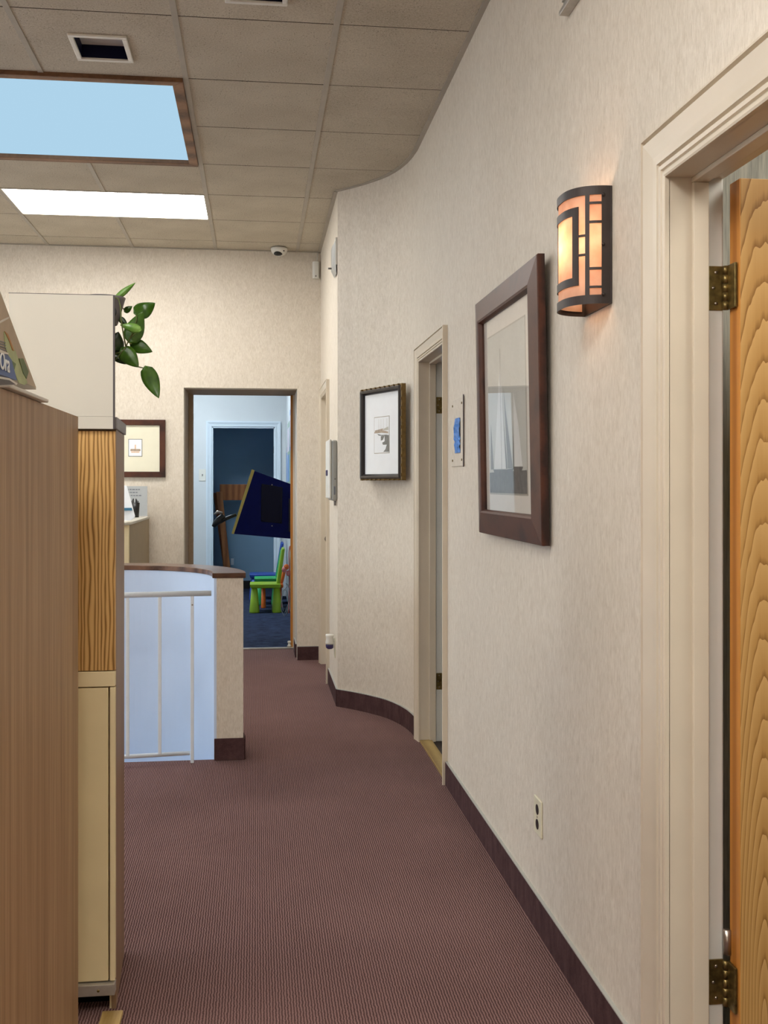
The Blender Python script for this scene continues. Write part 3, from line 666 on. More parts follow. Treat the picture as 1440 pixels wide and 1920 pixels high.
# ---------------------------------------------------------------- pothos
pl = thing('potted_pothos', 'trailing pothos with heart shaped leaves in a grey pot behind the white panel', 'plant', (-.404, 2.85, 1.76))
MB().lathe([(.0, 0), (.034, 0), (.036, .004), (.054, .066), (.056, .072), (.05, .072), (.048, .062), (0, .058)], (0, 0, 0), 28).build('pot', 'pot_grey', pl, local=True)
MB().lathe([(0, .060), (.047, .062), (0, .0635)], (0, 0, 0), 20).build('soil', 'soil', pl, local=True)
MB().tube([(.026 + .010 * math.sin(a), -.037 - .004 * math.sin(a), .028 + .012 * math.cos(a)) for a in [PI * .05 + PI * .9 * i / 8 for i in range(9)]], .0025, 6).build('pot_mark', 'black', pl, local=True)
def leaf(base, tip, width, mat, fold=.25, bend=.12, yo=0.0, dy=0.0, roll=0.0):
    B = on_y(*base, 2.85 + yo); Tp = on_y(*tip, 2.85 + yo + dy); ax = Tp - B; L = ax.length; ax.normalize()
    view = (B - Vector((0, 0, HC))).normalized(); side = ax.cross(view).normalized(); nrm = side.cross(ax).normalized()
    side, nrm = side * math.cos(roll) + nrm * math.sin(roll), nrm * math.cos(roll) - side * math.sin(roll)
    W = width * 1.44e-3 / 2 * (1.32 if width < 29 else 1.0); rows = 12; cols = (-1, -.6, -.25, 0, .25, .6, 1); vs = []; fs = []
    for i in range(rows + 1):
        s = i / rows
        wd = W * (math.sin(PI * s ** .58)) ** .8 if 0 < s < 1 else 0.0002
        for c in cols:
            back = -.10 * L * (abs(c)) * max(0, 1 - s * 4)
            p = B + ax * (L * s + back) + side * (wd * c) + nrm * (abs(c) * wd * fold - bend * L * math.sin(PI * s) )
            vs.append(p)
    n = len(cols)
    for i in range(rows):
        for j in range(n - 1): fs.append((i * n + j, i * n + j + 1, (i + 1) * n + j + 1, (i + 1) * n + j))
    o = MB().add(vs, fs, 0, True).build('leaf', mat, pl, thick=.0007)
    return o
leaf((219, 558), (254, 530), 9, 'leaf_light', .6, -.10)
leaf((234, 584), (248, 574), 9, 'leaf_green', .3, .1, .05)
leaf((254, 586), (291, 568), 24, 'leaf_green', .3, -.30, .02, .0, .2)
leaf((244, 638), (268, 584), 27, 'leaf_green', .2, -.06, .0)
leaf((262, 618), (225, 609), 13, 'leaf_light', .4, .12, -.03)
leaf((214, 655), (222, 622), 24, 'leaf_dark', .2, .05, .03)
leaf((214, 668), (232, 640), 16, 'leaf_dark', .2, .05, .04)
leaf((247, 644), (286, 660), 20, 'leaf_green', .15, .06, .02)
leaf((230, 655), (260, 689), 24, 'leaf_green', .2, .03, .0)
leaf((274, 691), (298, 747), 31, 'leaf_green', .18, -.05, -.01)
leaf((213, 667), (236, 683), 10, 'leaf_dark', .4, .08, .01)
leaf((224, 596), (240, 612), 9, 'leaf_dark', .3, .05, .0)
def vine(pts, r=.0016, yo=0): MB().tube([on_y(px, py, 2.85 + yo) for px, py in pts], r, 6).build('vine', 'stem', pl)
vine([(210, 556), (222, 560), (226, 575), (227, 600), (232, 630), (236, 650)], .002, -.05)
vine([(236, 650), (228, 660), (214, 664)]); vine([(236, 650), (222, 668), (213, 680)])
vine([(260, 688), (268, 690), (275, 692)], .0016); vine([(256, 590), (256, 600), (248, 625), (240, 640), (234, 655), (230, 656)])
vine([(262, 618), (250, 628), (240, 640)], .0014); vine([(247, 645), (240, 642), (236, 650)]); vine([(222, 565), (229, 576), (235, 584)], .0014)

# ---------------------------------------------------------------- end wall things
def flat_picture(name, label, x0, x1, z0, z1, y, fwid, fmat, mat):
    t = thing(name, label, 'picture', ((x0 + x1) / 2, y, z0))
    d = .022
    for a, b in ((((x0, z0), (x1, z0)), ((x1 - fwid, z0 + fwid), (x0 + fwid, z0 + fwid))), (((x0, z1), (x1, z1)), ((x1 - fwid, z1 - fwid), (x0 + fwid, z1 - fwid))),
                 (((x0, z0), (x0, z1)), ((x0 + fwid, z1 - fwid), (x0 + fwid, z0 + fwid))), (((x1, z0), (x1, z1)), ((x1 - fwid, z1 - fwid), (x1 - fwid, z0 + fwid)))):
        q = [*a, *b]
        MB().hexa([(x, y - d, z) for x, z in q] + [(x, y - .001, z) for x, z in q]).build('frame_bar', fmat, t, .002)
    MB().box(x0 + fwid, x1 - fwid, y - .010, y - .002, z0 + fwid, z1 - fwid).build('mat_board', mat, t)
    return t
t = flat_picture('framed_print', 'brown framed print with wide cream mat and tiny sketch on end wall', -1.10, -.676, 1.384, 1.812, YB, .042, 'dark_wood', 'mat_cream')
x0, x1, z0, z1 = -.946, -.845, 1.538, 1.668; y = YB - .0105
MB().box(x0, x1, y - .001, y, z0, z1, 0).box(x0 + .004, x1 - .004, y - .0016, y, z0 + .004, z1 - .004, 1).box(x0 + .015, x1 - .013, y - .002, y, z0 + .040, z0 + .056, 2)\
    .box(x0 + .020, x1 - .02, y - .002, y, z0 + .028, z0 + .038, 3).box(x0 + .046, x0 + .056, y - .002, y, z0 + .056, z0 + .088, 3).build('print', ['print_ink', 'mat_white', 'print_brown', 'print_pink'], t)
t = thing('motion_sensor', 'small white motion sensor box high in the corner by the ceiling', 'sensor', (.447, YB - .025, 2.89))
MB().prism([(.419, YB), (.419, YB - .02), (.432, YB - .04), (.462, YB - .04), (.472, YB - .02), (.472, YB)], 2.89, 3.018).build('case', 'white_plastic', t, .004)
MB().box(.438, .448, YB - .0415, YB - .039, 2.90, 2.91).build('window_dot', 'slab_grey', t)
MB().tube([(.452, YB - .02, 3.015), (.456, YB - .01, 3.05), (.462, YB - .006, H - .005)], .003, 6).build('wire', 'white_plastic', t)
t = thing('switch_plate', 'white light switch plate beside the closet door in the playroom', 'switch', (-.636, RY, 1.37))
MB().box(-.676, -.596, RY - .006, RY, 1.368, 1.506).build('plate', 'white_plastic', t, .003)
MB().box(-.641, -.631, RY - .016, RY - .005, 1.428, 1.45).build('toggle', 'slab_grey', t, .002)
t = thing('wall_outlet', 'pale outlet plate low on the slate blue closet wall', 'outlet', (-.30, 13.42, .3))
q0 = on_y(429, 1044, 13.42); q1 = on_y(442, 1062, 13.42)
MB().box(q0.x, q1.x, 13.413, 13.42, q1.z, q0.z).build('plate', 'closet_blue', t, .003)
MB().box(q0.x + .025, q1.x - .025, 13.411, 13.414, q1.z + .02, q0.z - .02).build('socket_face', 'casing_cool', t)

# reception counter end behind the half wall
rc = thing('reception_cabinet', 'taupe reception cabinet with rounded cream top against the end wall', 'cabinet', (-1.2, 7.3, 0))
MB().box(-1.8, -.797, 6.70, 6.716, 0, 1.075).build('front_panel', 'cream_trim', rc, .002)
MB().box(-.811, -.795, 6.717, 7.905, 0, 1.075).build('side_panel', 'taupe_cab', rc, .002)
MB().box(-1.8, -.812, 6.717, 7.905, 0, 1.07).build('carcass', 'taupe_cab', rc)
MB().prism([(-1.8, 6.62), (-.90, 6.62), (-.845, 6.64), (-.81, 6.68), (-.795, 6.74), (-.79, 6.80), (-.79, 7.905), (-1.8, 7.905)], 1.076, 1.094).build('top', 'panel_white', rc, .004)
t = thing('sign_holder', 'grey sign sheet in acrylic holder standing on the reception cabinet', 'sign', (-.87, 7.8, 1.095))
MB().box(-.965, -.797, 7.80, 7.803, 1.099, 1.318).build('sheet', 'sign_grey', t)
MB().box(-.965, -.797, 7.775, 7.81, 1.0945, 1.099).build('foot', 'stand_white', t)
for k, (a, b) in enumerate(((-.945, -.85), (-.942, -.865), (-.938, -.84))):
    xx = a
    while xx < b:
        wd = random.uniform(.012, .024); MB().box(xx, min(xx + wd, b), 7.7985, 7.8002, 1.290 - k * .022, 1.298 - k * .022).build('text_line', 'ink_grey', t); xx += wd + .005
t = thing('pen_cup', 'black pen cup in front of the grey sign sheet', 'pen cup', (-.872, 7.66, 1.0945))
MB().lathe([(0, 0), (.030, 0), (.036, .105), (.033, .105), (.028, .01), (0, .01)], (0, 0, .0), 20).build('cup', 'black', t, local=True)
for k in range(6):
    a = k * 1.05; MB().tube([(.012 * math.cos(a), .012 * math.sin(a), .012), (.024 * math.cos(a), .024 * math.sin(a), .118 + .008 * (k % 3))], .005, 6).build('pen', 'black', t, local=True)
t = thing('leaflet_holder', 'white wedge leaflet holder with teal band at the front of the reception cabinet', 'brochure stand', (-.87, 6.68, 1.0945))
def pz(px, py, y): return on_y(px, py, y)
q = [pz(200, 903, 6.76), pz(238, 911, 6.76), pz(253, 968, 6.70), pz(252, 972, 6.70), pz(244, 976, 6.70), pz(200, 977, 6.70)]
q = [Vector((v.x, v.y, max(v.z, 1.0955))) for v in q]
MB().loft([q, [v + Vector((0, .012, 0)) for v in q]]).build('sheet', 'mat_white', t)
b_4 = [pz(200, 953, 6.714), pz(247, 952, 6.714), pz(248, 957, 6.71), pz(200, 958, 6.71)]
MB().loft([[v + Vector((0, -.004, 0)) for v in b_4], [v + Vector((0, .006, 0)) for v in b_4]]).build('printed_band', 'teal_ink', t)

# ---------------------------------------------------------------- things on the far right wall
t = thing('sanitizer_dispenser', 'white and grey wall dispenser with blue drop window near the curved corner', 'dispenser', (XF, 6.44, 1.23))
MB().box(XF - .034, XF, 6.268, 6.60, 1.232, 1.60).build('back_shell', 'grey_plastic', t, .012, seg=3)
MB().box(XF - .05, XF - .034, 6.272, 6.596, 1.245, 1.605).build('front_cover', 'white_plastic', t, .008, seg=3)
MB().box(XF - .058, XF - .048, 6.40, 6.47, 1.385, 1.42).build('level_window', 'indigo', t, .003)
MB().box(XF - .022, XF - .012, 6.2665, 6.27, 1.27, 1.32).build('side_label', 'ink_grey', t)
MB().box(XF - .018, XF - .010, 6.2665, 6.27, 1.36, 1.37).build('side_latch', 'slab_grey', t)
MB().tube([(XF - .012, 6.30, 1.235), (XF - .012, 6.30, 1.205)], .006, 8).build('nozzle', 'slab_grey', t)
t = thing('alarm_box', 'white wall mounted alarm box high beside the curved corner', 'alarm', (XF, 6.35, 2.62))
MB().box(XF - .012, XF, 6.262, 6.44, 2.655, 2.82).build('back_plate', 'white_plastic', t, .002)
MB().hexa([(XF - .03, 6.29, 2.64), (XF - .006, 6.265, 2.60), (XF - .006, 6.42, 2.60), (XF - .03, 6.40, 2.64), (XF - .03, 6.29, 2.77), (XF - .012, 6.268, 2.80), (XF - .012, 6.42, 2.80), (XF - .03, 6.40, 2.77)]).build('lens_cover', 'grey_plastic', t, .002)
MB().tube([(XF - .028, 6.35, 2.648), (XF - .05, 6.35, 2.648)], .006, 8).build('knob', 'slab_grey', t)
t = thing('wall_outlet', 'beige outlet plate low on the wall under the dispenser', 'outlet', (XF, 6.45, .27))
MB().box(XF - .005, XF, 6.405, 6.485, .262, .375).build('plate', 'ivory_plastic', t, .002)
MB().box(XF - .0065, XF - .004, 6.425, 6.465, .275, .31).build('socket_face', 'ivory_plastic', t, .001)
t = thing('plug_in_freshener', 'white plug-in air freshener with dark indigo base on low outlet', 'air freshener', (XF - .035, 6.42, .33))
c = (XF - .034, 6.44, 0)
MB().lathe([(0, .405), (.026, .405), (.026, .395), (.022, .385), (.024, .372), (.027, .355), (.026, .345), (0, .345)], c, 18).build('warmer', 'white_plastic', t)
MB().lathe([(0, .346), (.024, .346), (.026, .335), (.023, .322), (.014, .315), (0, .314)], c, 18).build('oil_bottle', 'indigo', t)
MB().box(XF - .02, XF - .004, 6.425, 6.455, .325, .36).build('plug_body', 'white_plastic', t, .003)

# ---------------------------------------------------------------- framed harbour sketch on the curved wall
pa, pb = Vector((.618, 6.045)), Vector((.797, 5.585))
dr = (pb - pa); wdt = dr.length; rz = math.atan2(dr.y, dr.x)      # local x runs along the picture, local -y faces the room
sp = thing('framed_sketch', 'black and gold rope edged frame with harbour sketch on the curved wall', 'picture', ((pa.x + pb.x) / 2, (pa.y + pb.y) / 2, 1.355), rz)
hw_, hh = wdt / 2, .525
def frame_local(parent, hw_, hh, prof, mats, name='frame_bar'):     # prof: (inset from outer edge, depth toward the room)
    c4 = [(-hw_, 0), (hw_, 0), (hw_, hh), (-hw_, hh)]; ins = [(1, 1), (-1, 1), (-1, -1), (1, -1)]
    for k in range(4):
        a, b = c4[k], c4[(k + 1) % 4]; ia, ib = ins[k], ins[(k + 1) % 4]
        MB().loft([[(a[0] + ia[0] * s, -q, a[1] + ia[1] * s) for s, q in prof], [(b[0] + ib[0] * s, -q, b[1] + ib[1] * s) for s, q in prof]]).build(name, mats, parent, local=True)
frame_local(sp, hw_, hh, [(0, -.004), (0, .022), (.008, .024), (.008, -.004)], 'frame_gold', 'gold_edge')
frame_local(sp, hw_ , hh, [(.008, .0), (.008, .026), (.016, .033), (.026, .030), (.034, .020), (.036, .012), (.036, .0)], 'frame_black')
for k in range(9):
    x = -hw_ + .03 + k * (2 * hw_ - .06) / 8
    for z in (.003, hh - .003):
        MB().lathe([(0, -.004), (.007, -.003), (.010, 0), (.007, .003), (0, .004)], (x, -.024, z), 8).build('rope_bead', 'frame_gold', sp, local=True)
for k in range(10):
    z = .03 + k * (hh - .06) / 9
    MB().lathe([(0, -.010), (.003, -.007), (.004, 0), (.003, .007), (0, .010)], (hw_ - .003, -.024, z), 8).build('rope_bead', 'frame_gold', sp, local=True)
MB().box(-hw_ + .034, hw_ - .034, -.009, -.003, .034, hh - .034).build('mat_board', 'mat_white', sp, local=True)
w0, w1, z0, z1 = -.092, .082, .155, .355
m = MB().box(w0 - .004, w1 + .004, -.0096, -.009, z0 - .004, z1 + .004, 0).box(w0, w1, -.0102, -.009, z0, z1, 1)
def lp(pts, mi, dep=.0108):
    n = len(pts); m.add([(w0 + (w1 - w0) * a, -dep, z0 + (z1 - z0) * b) for a, b in pts], [tuple(range(n))], mi)
lp([(.0, .60), (.55, .63), (.95, .58), (.95, .53), (.5, .56), (0, .56)], 3); lp([(.6, .66), (.95, .72), (.97, .62), (.62, .62)], 2)
lp([(.05, .64), (.6, .68), (.6, .63), (.05, .60)], 3, .0112); lp([(.2, .54), (.5, .5), (.9, .50), (.6, .47), (.3, .49)], 4)
lp([(.45, .47), (.7, .47), (.6, .36), (.45, .34)], 4); lp([(.7, .50), (1, .48), (1, .02), (.62, .02), (.78, .10), (.86, .22), (.6, .22), (.55, .28), (.72, .32)], 4, .0113)
for a in (.3, .45, .62, .86): lp([(a, .66), (a + .015, .66), (a + .015, .95), (a, .95)], 2, .011)
m.build('print', ['tee_paint', 'mat_white', 'print_sky', 'print_brown', 'print_ink'], sp, local=True)
MB().add([(-hw_ + .034, -.013, .034), (hw_ - .034, -.013, .034), (hw_ - .034, -.013, hh - .034), (-hw_ + .034, -.013, hh - .034)], [(0, 1, 2, 3)]).build('glass', 'picture_glass', sp, local=True)

# ---------------------------------------------------------------- beige cover plate with blue tape
t = thing('cover_plate', 'beige screwed cover plate with crumpled blue tape beside the white door', 'wall plate', (XR, 4.3, 1.41))
MB().box(XR - .005, XR, 4.176, 4.435, 1.409, 1.694).build('plate', 'wallpaper', t, .0015)
MB().box(XR - .007, XR - .003, 4.172, 4.177, 1.405, 1.70).build('plate_edge', 'edge_dark', t)
for y in (4.205, 4.405):
    for z in (1.435, 1.668): MB().tube([(XR - .0045, y, z), (XR - .008, y, z)], .005, 8).build('screw', 'brass_old', t)
bt = []
random.seed(3)
rows = 12
for k in range(rows + 1):
    z = 1.465 + (1.61 - 1.465) * k / rows; wob = (0, .012, .008, .016, .012, .022, .03, .035, .03, .022, .012, .006, .004)[k]
    bt.append([(XR - .006 - random.uniform(0, .006), y, z) for y in (4.235, 4.262, 4.29, 4.315 + wob * .6, 4.335 + wob)])
MB().loft(bt, caps=False, closed=False).build('tape', 'tape_blue', t, thick=.0008)

# ---------------------------------------------------------------- large sailing picture
yo0, yo1, zz0, zz1 = 2.905, 3.755, 1.158, 1.995
lpz = thing('sailing_picture', 'large dark brown wood framed black and white sailing photograph', 'picture', (XR - .004, (yo0 + yo1) / 2, zz0), -PI / 2)
lpz.rotation_euler = (math.radians(1.0), 0, -PI / 2)      # local x toward the viewer end, local -y into the corridor; hung leaning out at the top
hw2, hh2 = (yo1 - yo0) / 2, zz1 - zz0
frame_local(lpz, hw2, hh2, [(0, .004), (0, .024), (.003, .027), (.075, .037), (.082, .034), (.086, .022), (.086, .004)], 'dark_wood')
MB().box(-hw2 + .08, hw2 - .08, -.014, -.006, .08, hh2 - .08).build('mat_board', 'mat_warm', lpz, local=True)
# print window: local x = ymid - y
ym = (yo0 + yo1) / 2
a0, a1 = ym - 3.61, ym - 3.10; b0, b1 = 1.305 - zz0, 1.845 - zz0
m = MB().box(a0 - .006, a1 + .006, -.0146, -.014, b0 - .006, b1 + .006, 0).box(a0, a1, -.0152, -.014, b0, b1, 1)
def sl(pts, mi, dep):
    n = len(pts); m.add([(a0 + (a1 - a0) * u, -dep, b0 + (b1 - b0) * v) for u, v in pts], [tuple(range(n))], mi)
sl([(0, 0), (1, 0), (1, .135), (0, .13)], 4, .0156)
sl([(.36, .84), (.14, .15), (.47, .15)], 2, .0157); sl([(.38, .76), (.42, .5), (.52, .15), (.48, .15)], 3, .0159); sl([(.44, .66), (.50, .50), (.66, .15), (.53, .15)], 3, .0158)
sl([(.70, .60), (.70, .16), (.90, .16), (.82, .4)], 2, .0157); sl([(.06, .45), (.04, .15), (.13, .15)], 3, .0157); sl([(.68, .42), (.66, .16), (.69, .16)], 3, .0158)
sl([(.12, .15), (.5, .145), (.68, .15), (.64, .12), (.16, .115)], 4, .0161); sl([(.66, .16), (.92, .155), (.88, .13), (.7, .125)], 4, .0161)
sl([(.355, .90), (.362, .90), (.368, .14), (.36, .14)], 3, .0162)
m.build('print', ['tee_paint', 'print_sky', 'print_sail', 'print_sail_dark', 'print_sea'], lpz, local=True)
MB().add([(-hw2 + .08, -.019, .08), (hw2 - .08, -.019, .08), (hw2 - .08, -.019, hh2 - .08), (-hw2 + .08, -.019, hh2 - .08)], [(0, 1, 2, 3)]).build('glass', 'picture_glass', lpz, local=True)

# ---------------------------------------------------------------- outlet, vent on the near wall
t = thing('wall_outlet', 'ivory outlet plate with two dark sockets above the baseboard', 'outlet', (XR, 3.045, .28))
MB().box(XR - .006, XR, 3.004, 3.087, .284, .394).build('plate', 'ivory_plastic', t, .003)
for z in (.316, .360):
    s_ = [(XR - .0066, 3.0455 + .0165 * math.cos(a), z + .0155 * math.sin(a)) for a in [2 * PI * i / 16 for i in range(16)]]
    MB().loft([s_, [(x + .003, y, zz) for x, y, zz in s_]]).build('socket', 'black', t)
MB().tube([(XR - .006, 3.0455, .338), (XR - .0075, 3.0455, .338)], .003, 8).build('screw', 'steel', t)
t = thing('wall_grille', 'grey metal wall grille above the sconce cut off by the picture top', 'vent', (XR, 2.8, 2.605))
MB().box(XR - .02, XR, 2.56, 2.735, 2.61, 2.80).build('body', 'grey_plastic', t, .003)
MB().box(XR - .028, XR, 2.55, 2.745, 2.602, 2.616).build('bottom_frame', 'alu', t, .002)
for k in range(8): MB().box(XR - .026, XR - .019, 2.57, 2.725, 2.63 + k * .02, 2.634 + k * .02).build('louver', 'alu', t)

# ---------------------------------------------------------------- sconce
sy0, sy1, sz0, sz1, sd = 2.398, 2.60, 1.765, 2.046, .097
scy, sa = (sy0 + sy1) / 2, (sy1 - sy0) / 2
sc = thing('wall_sconce', 'half round bronze wall sconce with glowing amber panels in geometric openings', 'wall lamp', (XR, scy, sz0))
def sp3(t, z, r=1.0):        # t 0..1 from the near edge on the wall to the far edge
    a = PI * t; k = .80
    ca, sn = math.cos(a), math.sin(a)
    y = scy - sa * math.copysign(abs(ca) ** k, ca) * r; x = XR - .001 - sd * abs(sn) ** k * r
    return (x, y, z)
def patch(mb, t0, t1, z0, z1, r=1.0, th=.0022):
    n = max(2, int((t1 - t0) * 40)); q = th / sd
    ts = [t0 + (t1 - t0) * i / n for i in range(n + 1)]
    mb.loft([[sp3(t, z0, r), sp3(t, z1, r), sp3(t, z1, r - q), sp3(t, z0, r - q)] for t in ts])
    return mb
def tpx(px):                  # parameter of the front surface seen at a photograph column
    best = min(range(0, 520), key=lambda i: abs(720 + F * math.tan(math.atan2(sp3(i / 1000, 0)[0], sp3(i / 1000, 0)[1]) - TH) - px)); return best / 1000
HZ = sz1 - sz0
def zf(f): return sz1 - HZ * f
tA, tB, tC, tD, tE, tF = tpx(1128), tpx(1105), tpx(1097), tpx(1084.5), tpx(1073), tpx(1053)
met = MB()
def sym(t0, t1, f0, f1):
    patch(met, t0, t1, zf(f1), zf(f0)); patch(met, 1 - t1, 1 - t0, zf(f1), zf(f0))
sym(0, tA, 0, 1)                                   # flat flange at the wall
patch(met, tA, 1 - tA, zf(.075), zf(0)); patch(met, tA, 1 - tA, zf(1), zf(.925))
sym(tB, tC, .075, .925)                            # upright between the two columns of openings
for f0, f1 in ((.135, .155), (.295, .317), (.69, .712), (.848, .866)): sym(tA, tB, f0, f1)
for f0, f1 in ((.407, .427), (.57, .59)): sym(tC, tD, f0, f1)
sym(tD, tE, .165, .835)                            # inner C shaped bar
patch(met, tE, 1 - tE, zf(.235), zf(.165)); patch(met, tE, 1 - tE, zf(.835), zf(.765))
met.build('metal_shade', 'bronze', sc)
patch(MB(), .02, .98, sz0 + .012, sz1 - .012, .965, .0012).build('amber_panel', 'mica', sc)
MB().box(XR - .004, XR, sy0 - .001, sy1 + .001, sz0, sz1).build('back_plate', 'bronze', sc, .001)
for z in (sz1 - .022, (sz0 + sz1) / 2, sz0 + .022):
    p = sp3(.045, z); MB().lathe([(0, -.005), (.004, -.003), (.005, 0), (.004, .003), (0, .005)], (p[0] - .001, p[1] - .002, z), 8).build('rivet', 'bronze', sc)
MB().lathe([(0, -.028), (.012, -.026), (.02, -.012), (.022, 0), (.017, .016), (.009, .03), (.008, .04), (0, .04)], (XR - .048, scy + .012, (sz0 + sz1) / 2 + .012), 14).build('bulb', 'bulb_glow', sc)
MB().tube([(XR - .003, scy + .012, (sz0 + sz1) / 2 + .062), (XR - .048, scy + .012, (sz0 + sz1) / 2 + .062), (XR - .048, scy + .012, (sz0 + sz1) / 2 + .05)], .008, 8).build('lamp_holder', 'steel', sc)

# ---------------------------------------------------------------- playroom things
def chair(name, label, cat, col, loc, seat=.30, back=.67, depth=.31, width=.27, rz=0.0, r0=.030, r1=.052):
    t = thing(name, label, cat, loc, rz)       # local +x is the backrest side
    hx, hy = depth / 2, width / 2
    MB().hexa([(-hx, -hy, seat - .045), (hx, -hy, seat - .045), (hx, hy, seat - .045), (-hx, hy, seat - .045), (-hx - .01, -hy - .008, seat), (hx, -hy - .008, seat), (hx, hy + .008, seat), (-hx - .01, hy + .008, seat)]).build('seat', col, t, .012, True, seg=3)
    for sx in (-1, 1):
        for s_ in (-1, 1):
            x, y = sx * (hx - .045), s_ * (hy - .045)
            MB().lathe([(0, 0), (r1, 0), (r1, .01), (r0, seat - .045), (0, seat - .045)], (0, 0, 0), 16).build('leg', col, t, local=True)
            o = t.children[-1] if False else C.objects[-1]
            o.location = (x + sx * .006, y + s_ * .004, 0)
    if back:
        MB().hexa([(hx - .045, -hy * .8, seat - .005), (hx - .005, -hy * .8, seat - .005), (hx - .005, hy * .8, seat - .005), (hx - .045, hy * .8, seat - .005),
                   (hx + .012, -hy * .95, back), (hx + .045, -hy * .95, back), (hx + .045, hy * .95, back), (hx + .012, hy * .95, back)]).build('backrest', col, t, .014, True, seg=3)
    return t
def cx_at(px, y): return on_y(px, 1100, y).x
chair('child_chair', 'lime green plastic child chair with cone shaped legs', 'chair', 'lime', (cx_at(498, 10.98), 10.98, 0), .30, .665)
chair('child_chair', 'small low orange child chair behind the lime green chair', 'chair', 'orange_toy', (cx_at(509, 11.34), 11.34, 0), .262, .45, .25, .2, 0, .02, .026)
chair('child_chair', 'emerald green child chair between the lime and the blue chairs', 'chair', 'green', (cx_at(501, 11.66), 11.66, 0), .30, .60, .27, .25)
chair('child_chair', 'royal blue child chair in front of the closet doorway', 'chair', 'blue_toy', (cx_at(497, 12.16), 12.16, 0), .30, .66, .34, .27)
bm_ = thing('wire_bead_maze', 'tangle of grey wire loops of a bead maze toy beside lime chair', 'toy', (.245, 10.45, 0))
for pts, mat in (([(533, 1156), (527, 1140), (530, 1115), (538, 1100), (545, 1096), (549, 1110), (546, 1150)], 'wire_grey'), ([(536, 1154), (541, 1135), (539, 1112), (532, 1106), (528, 1120), (531, 1146)], 'wire_grey'),
                 ([(534, 1150), (544, 1120), (541, 1100), (536, 1094), (545, 1108), (548, 1150)], 'wire_grey'), ([(541, 1150), (543, 1080), (542, 1040), (544, 1025), (547, 1060), (548, 1150)], 'pink_toy')):
    P3 = [on_y(px, py, 10.45 + .02 * math.sin(i * 2)) for i, (px, py) in enumerate(pts)]
    q = []
    for i in range(len(P3) - 1):
        a, b, c_, d_ = P3[max(i - 1, 0)], P3[i], P3[i + 1], P3[min(i + 2, len(P3) - 1)]
        for k in range(6):
            s = k / 6; q.append(.5 * ((2 * b) + (c_ - a) * s + (2 * a - 5 * b + 4 * c_ - d_) * s * s + (3 * b - a - 3 * c_ + d_) * s ** 3))
    MB().tube(q + [P3[-1]], .0032 if mat == 'wire_grey' else .006, 6).build('wire', mat, bm_)
for px, py, mat in ((533, 1068, 'pink_toy'), (537, 1063, 'orange_toy'), (541, 1075, 'pink_toy')):
    p = on_y(px, py, 10.47); MB().lathe([(0, -.03), (.02, -.022), (.026, 0), (.02, .022), (0, .03)], p, 12).build('bead', mat, bm_)
# navy game board tilted on a wall bracket
BY = 9.55
gb = thing('game_board', 'tilted navy blue game board with yellow edge and dark window on a black handle', 'game board', (.1, BY, .9))
def gq(px, py, dy=0): return on_y(px, py, BY + dy)
cor = [gq(477, 883), gq(566, 915), gq(566, 1012), gq(438, 1001)]
n3 = (cor[1] - cor[0]).cross(cor[3] - cor[0]).normalized(); n3 = n3 if n3.y < 0 else -n3
MB().loft([[c_ for c_ in cor], [c_ - n3 * .03 for c_ in cor]]).build('board', 'navy', gb, .002)
ed = [gq(472, 880), gq(477.5, 882), gq(438.5, 1001.5), gq(434, 1000.5)]
MB().loft([[c_ + n3 * .004 for c_ in ed], [c_ - n3 * .034 for c_ in ed]]).build('yellow_edge', 'yellow_edge', gb, .001)
wn = [gq(491, 908), gq(529, 914), gq(528, 981), gq(490, 977)]
MB().loft([[c_ + n3 * .003 for c_ in wn], [c_ - n3 * .005 for c_ in wn]]).build('window', 'navy_dark', gb)
for k in range(4):
    a, b = wn[k], wn[(k + 1) % 4]; MB().tube([a + n3 * .004, b + n3 * .004], .003, 6).build('window_frame', 'black', gb)
for px, py in ((510, 909), (510, 986)):
    p = gq(px, py); MB().tube([p + n3 * .006, p - n3 * .002], .006, 8).build('screw', 'steel', gb)
MB().tube([gq(443, 965, .03), gq(432, 969, .03), gq(420, 974, .03), gq(412, 978, .03)], [.014, .016, .018, .022], 10).build('handle_arm', 'black', gb)
p = gq(406, 975, .03)
MB().tube([gq(400, 988, .03), gq(404, 982, .03), gq(411, 975, .03), gq(419, 966, .03)], [.018, .026, .034, .022], 10).build('handle_grip', 'black', gb)
MB().tube([gq(402, 965, .02), gq(408, 960, .02), gq(417, 962, .02)], [.011, .016, .01], 8).build('handle_clamp', 'steel', gb)
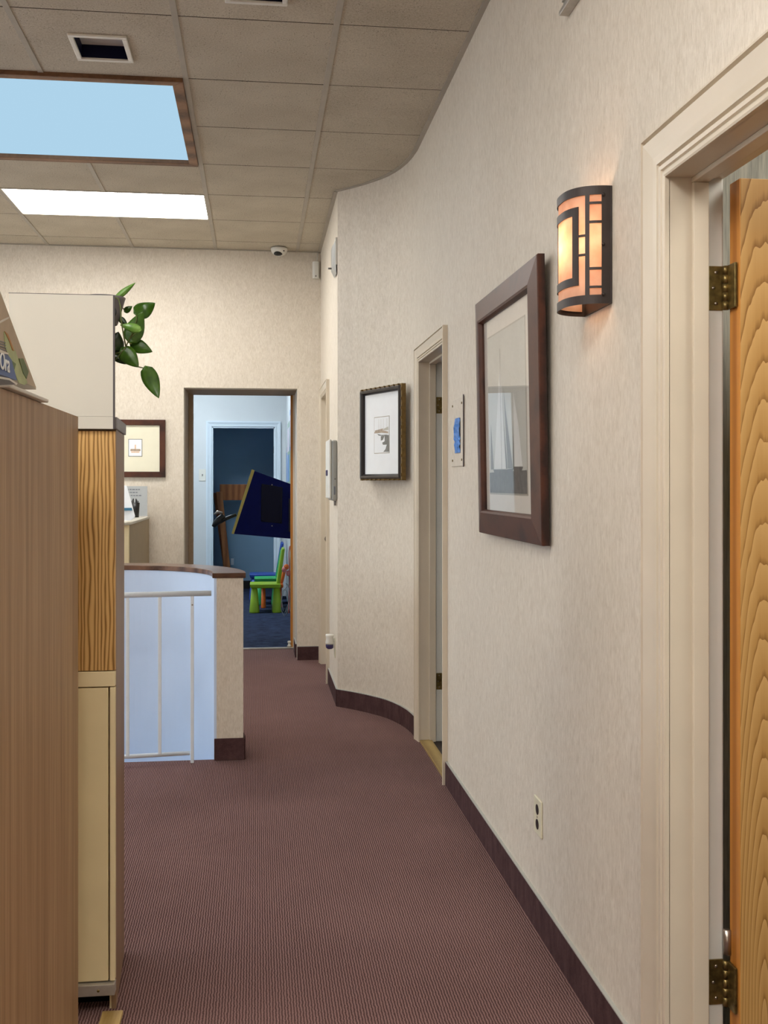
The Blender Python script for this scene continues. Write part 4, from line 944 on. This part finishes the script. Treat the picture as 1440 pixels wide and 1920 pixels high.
MB().box(.29, .345, BY - .03, BY + .05, .9, 1.2).build('wall_bracket', 'black', gb)
# wooden easel in the closet
ea = thing('wooden_easel', 'dark pine easel frame leaning in the closet', 'easel', (-.3, 13.1, 0))
def eq(px, py, y): return on_y(px, py, y)
a, b = eq(412, 908, 13.15), eq(536, 906, 13.15)
MB().box(a.x, b.x, 13.13, 13.155, eq(412, 938, 13.15).z, a.z).build('top_rail', 'pine', ea, .004)
def leg(p0, p1, wd, name='leg'):
    d = Vector((wd / 2, 0, 0)); e = Vector((0, .018, 0))
    MB().hexa([p0 - d - e, p0 + d - e, p0 + d + e, p0 - d + e, p1 - d - e, p1 + d - e, p1 + d + e, p1 - d + e]).build(name, 'pine', ea, .003)
q = eq(426, 1062, 13.02); k = (q.z) / (eq(412, 922, 13.1).z - q.z)
f0 = Vector((q.x + (q.x - eq(412, 922, 13.1).x) * k, 13.0, 0))
leg(f0, eq(411, 922, 13.12), .075); leg(Vector((.42, 13.0, 0)), eq(527, 922, 13.12), .075)
leg(Vector((f0.x - .02, 13.34, 0)), eq(404, 924, 13.17), .06, 'rear_leg'); leg(Vector((.45, 13.34, 0)), eq(530, 924, 13.17), .06, 'rear_leg')
# posters on the right playroom wall
for k, (y0, y1, z0, z1, mat, lab) in enumerate(((10.1, 10.9, 1.25, 2.1, 'poster_blue', 'blue poster on the right playroom wall above the game board'),
                                             (11.0, 11.7, 1.3, 2.0, 'poster_green', 'pale green poster on the right playroom wall'),
                                             (11.8, 12.2, .85, 1.75, 'poster_pale', 'lilac grey poster near the closet casing'))):
    t = thing('wall_poster', lab, 'poster', (.345, (y0 + y1) / 2, z0))
    MB().box(.341, .345, y0, y1, z0, z1).build('sheet', mat, t)
    MB().box(.3395, .3412, y0 + .06, y1 - .06, z0 + (z1 - z0) * .55, z1 - .06).build('printed_panel', 'poster_pale' if k < 2 else 'poster_blue', t)
    MB().box(.3395, .3412, y0 + .06, y1 - .06, z0 + .06, z0 + (z1 - z0) * .5).build('printed_panel', 'poster_green' if k != 1 else 'poster_blue', t)
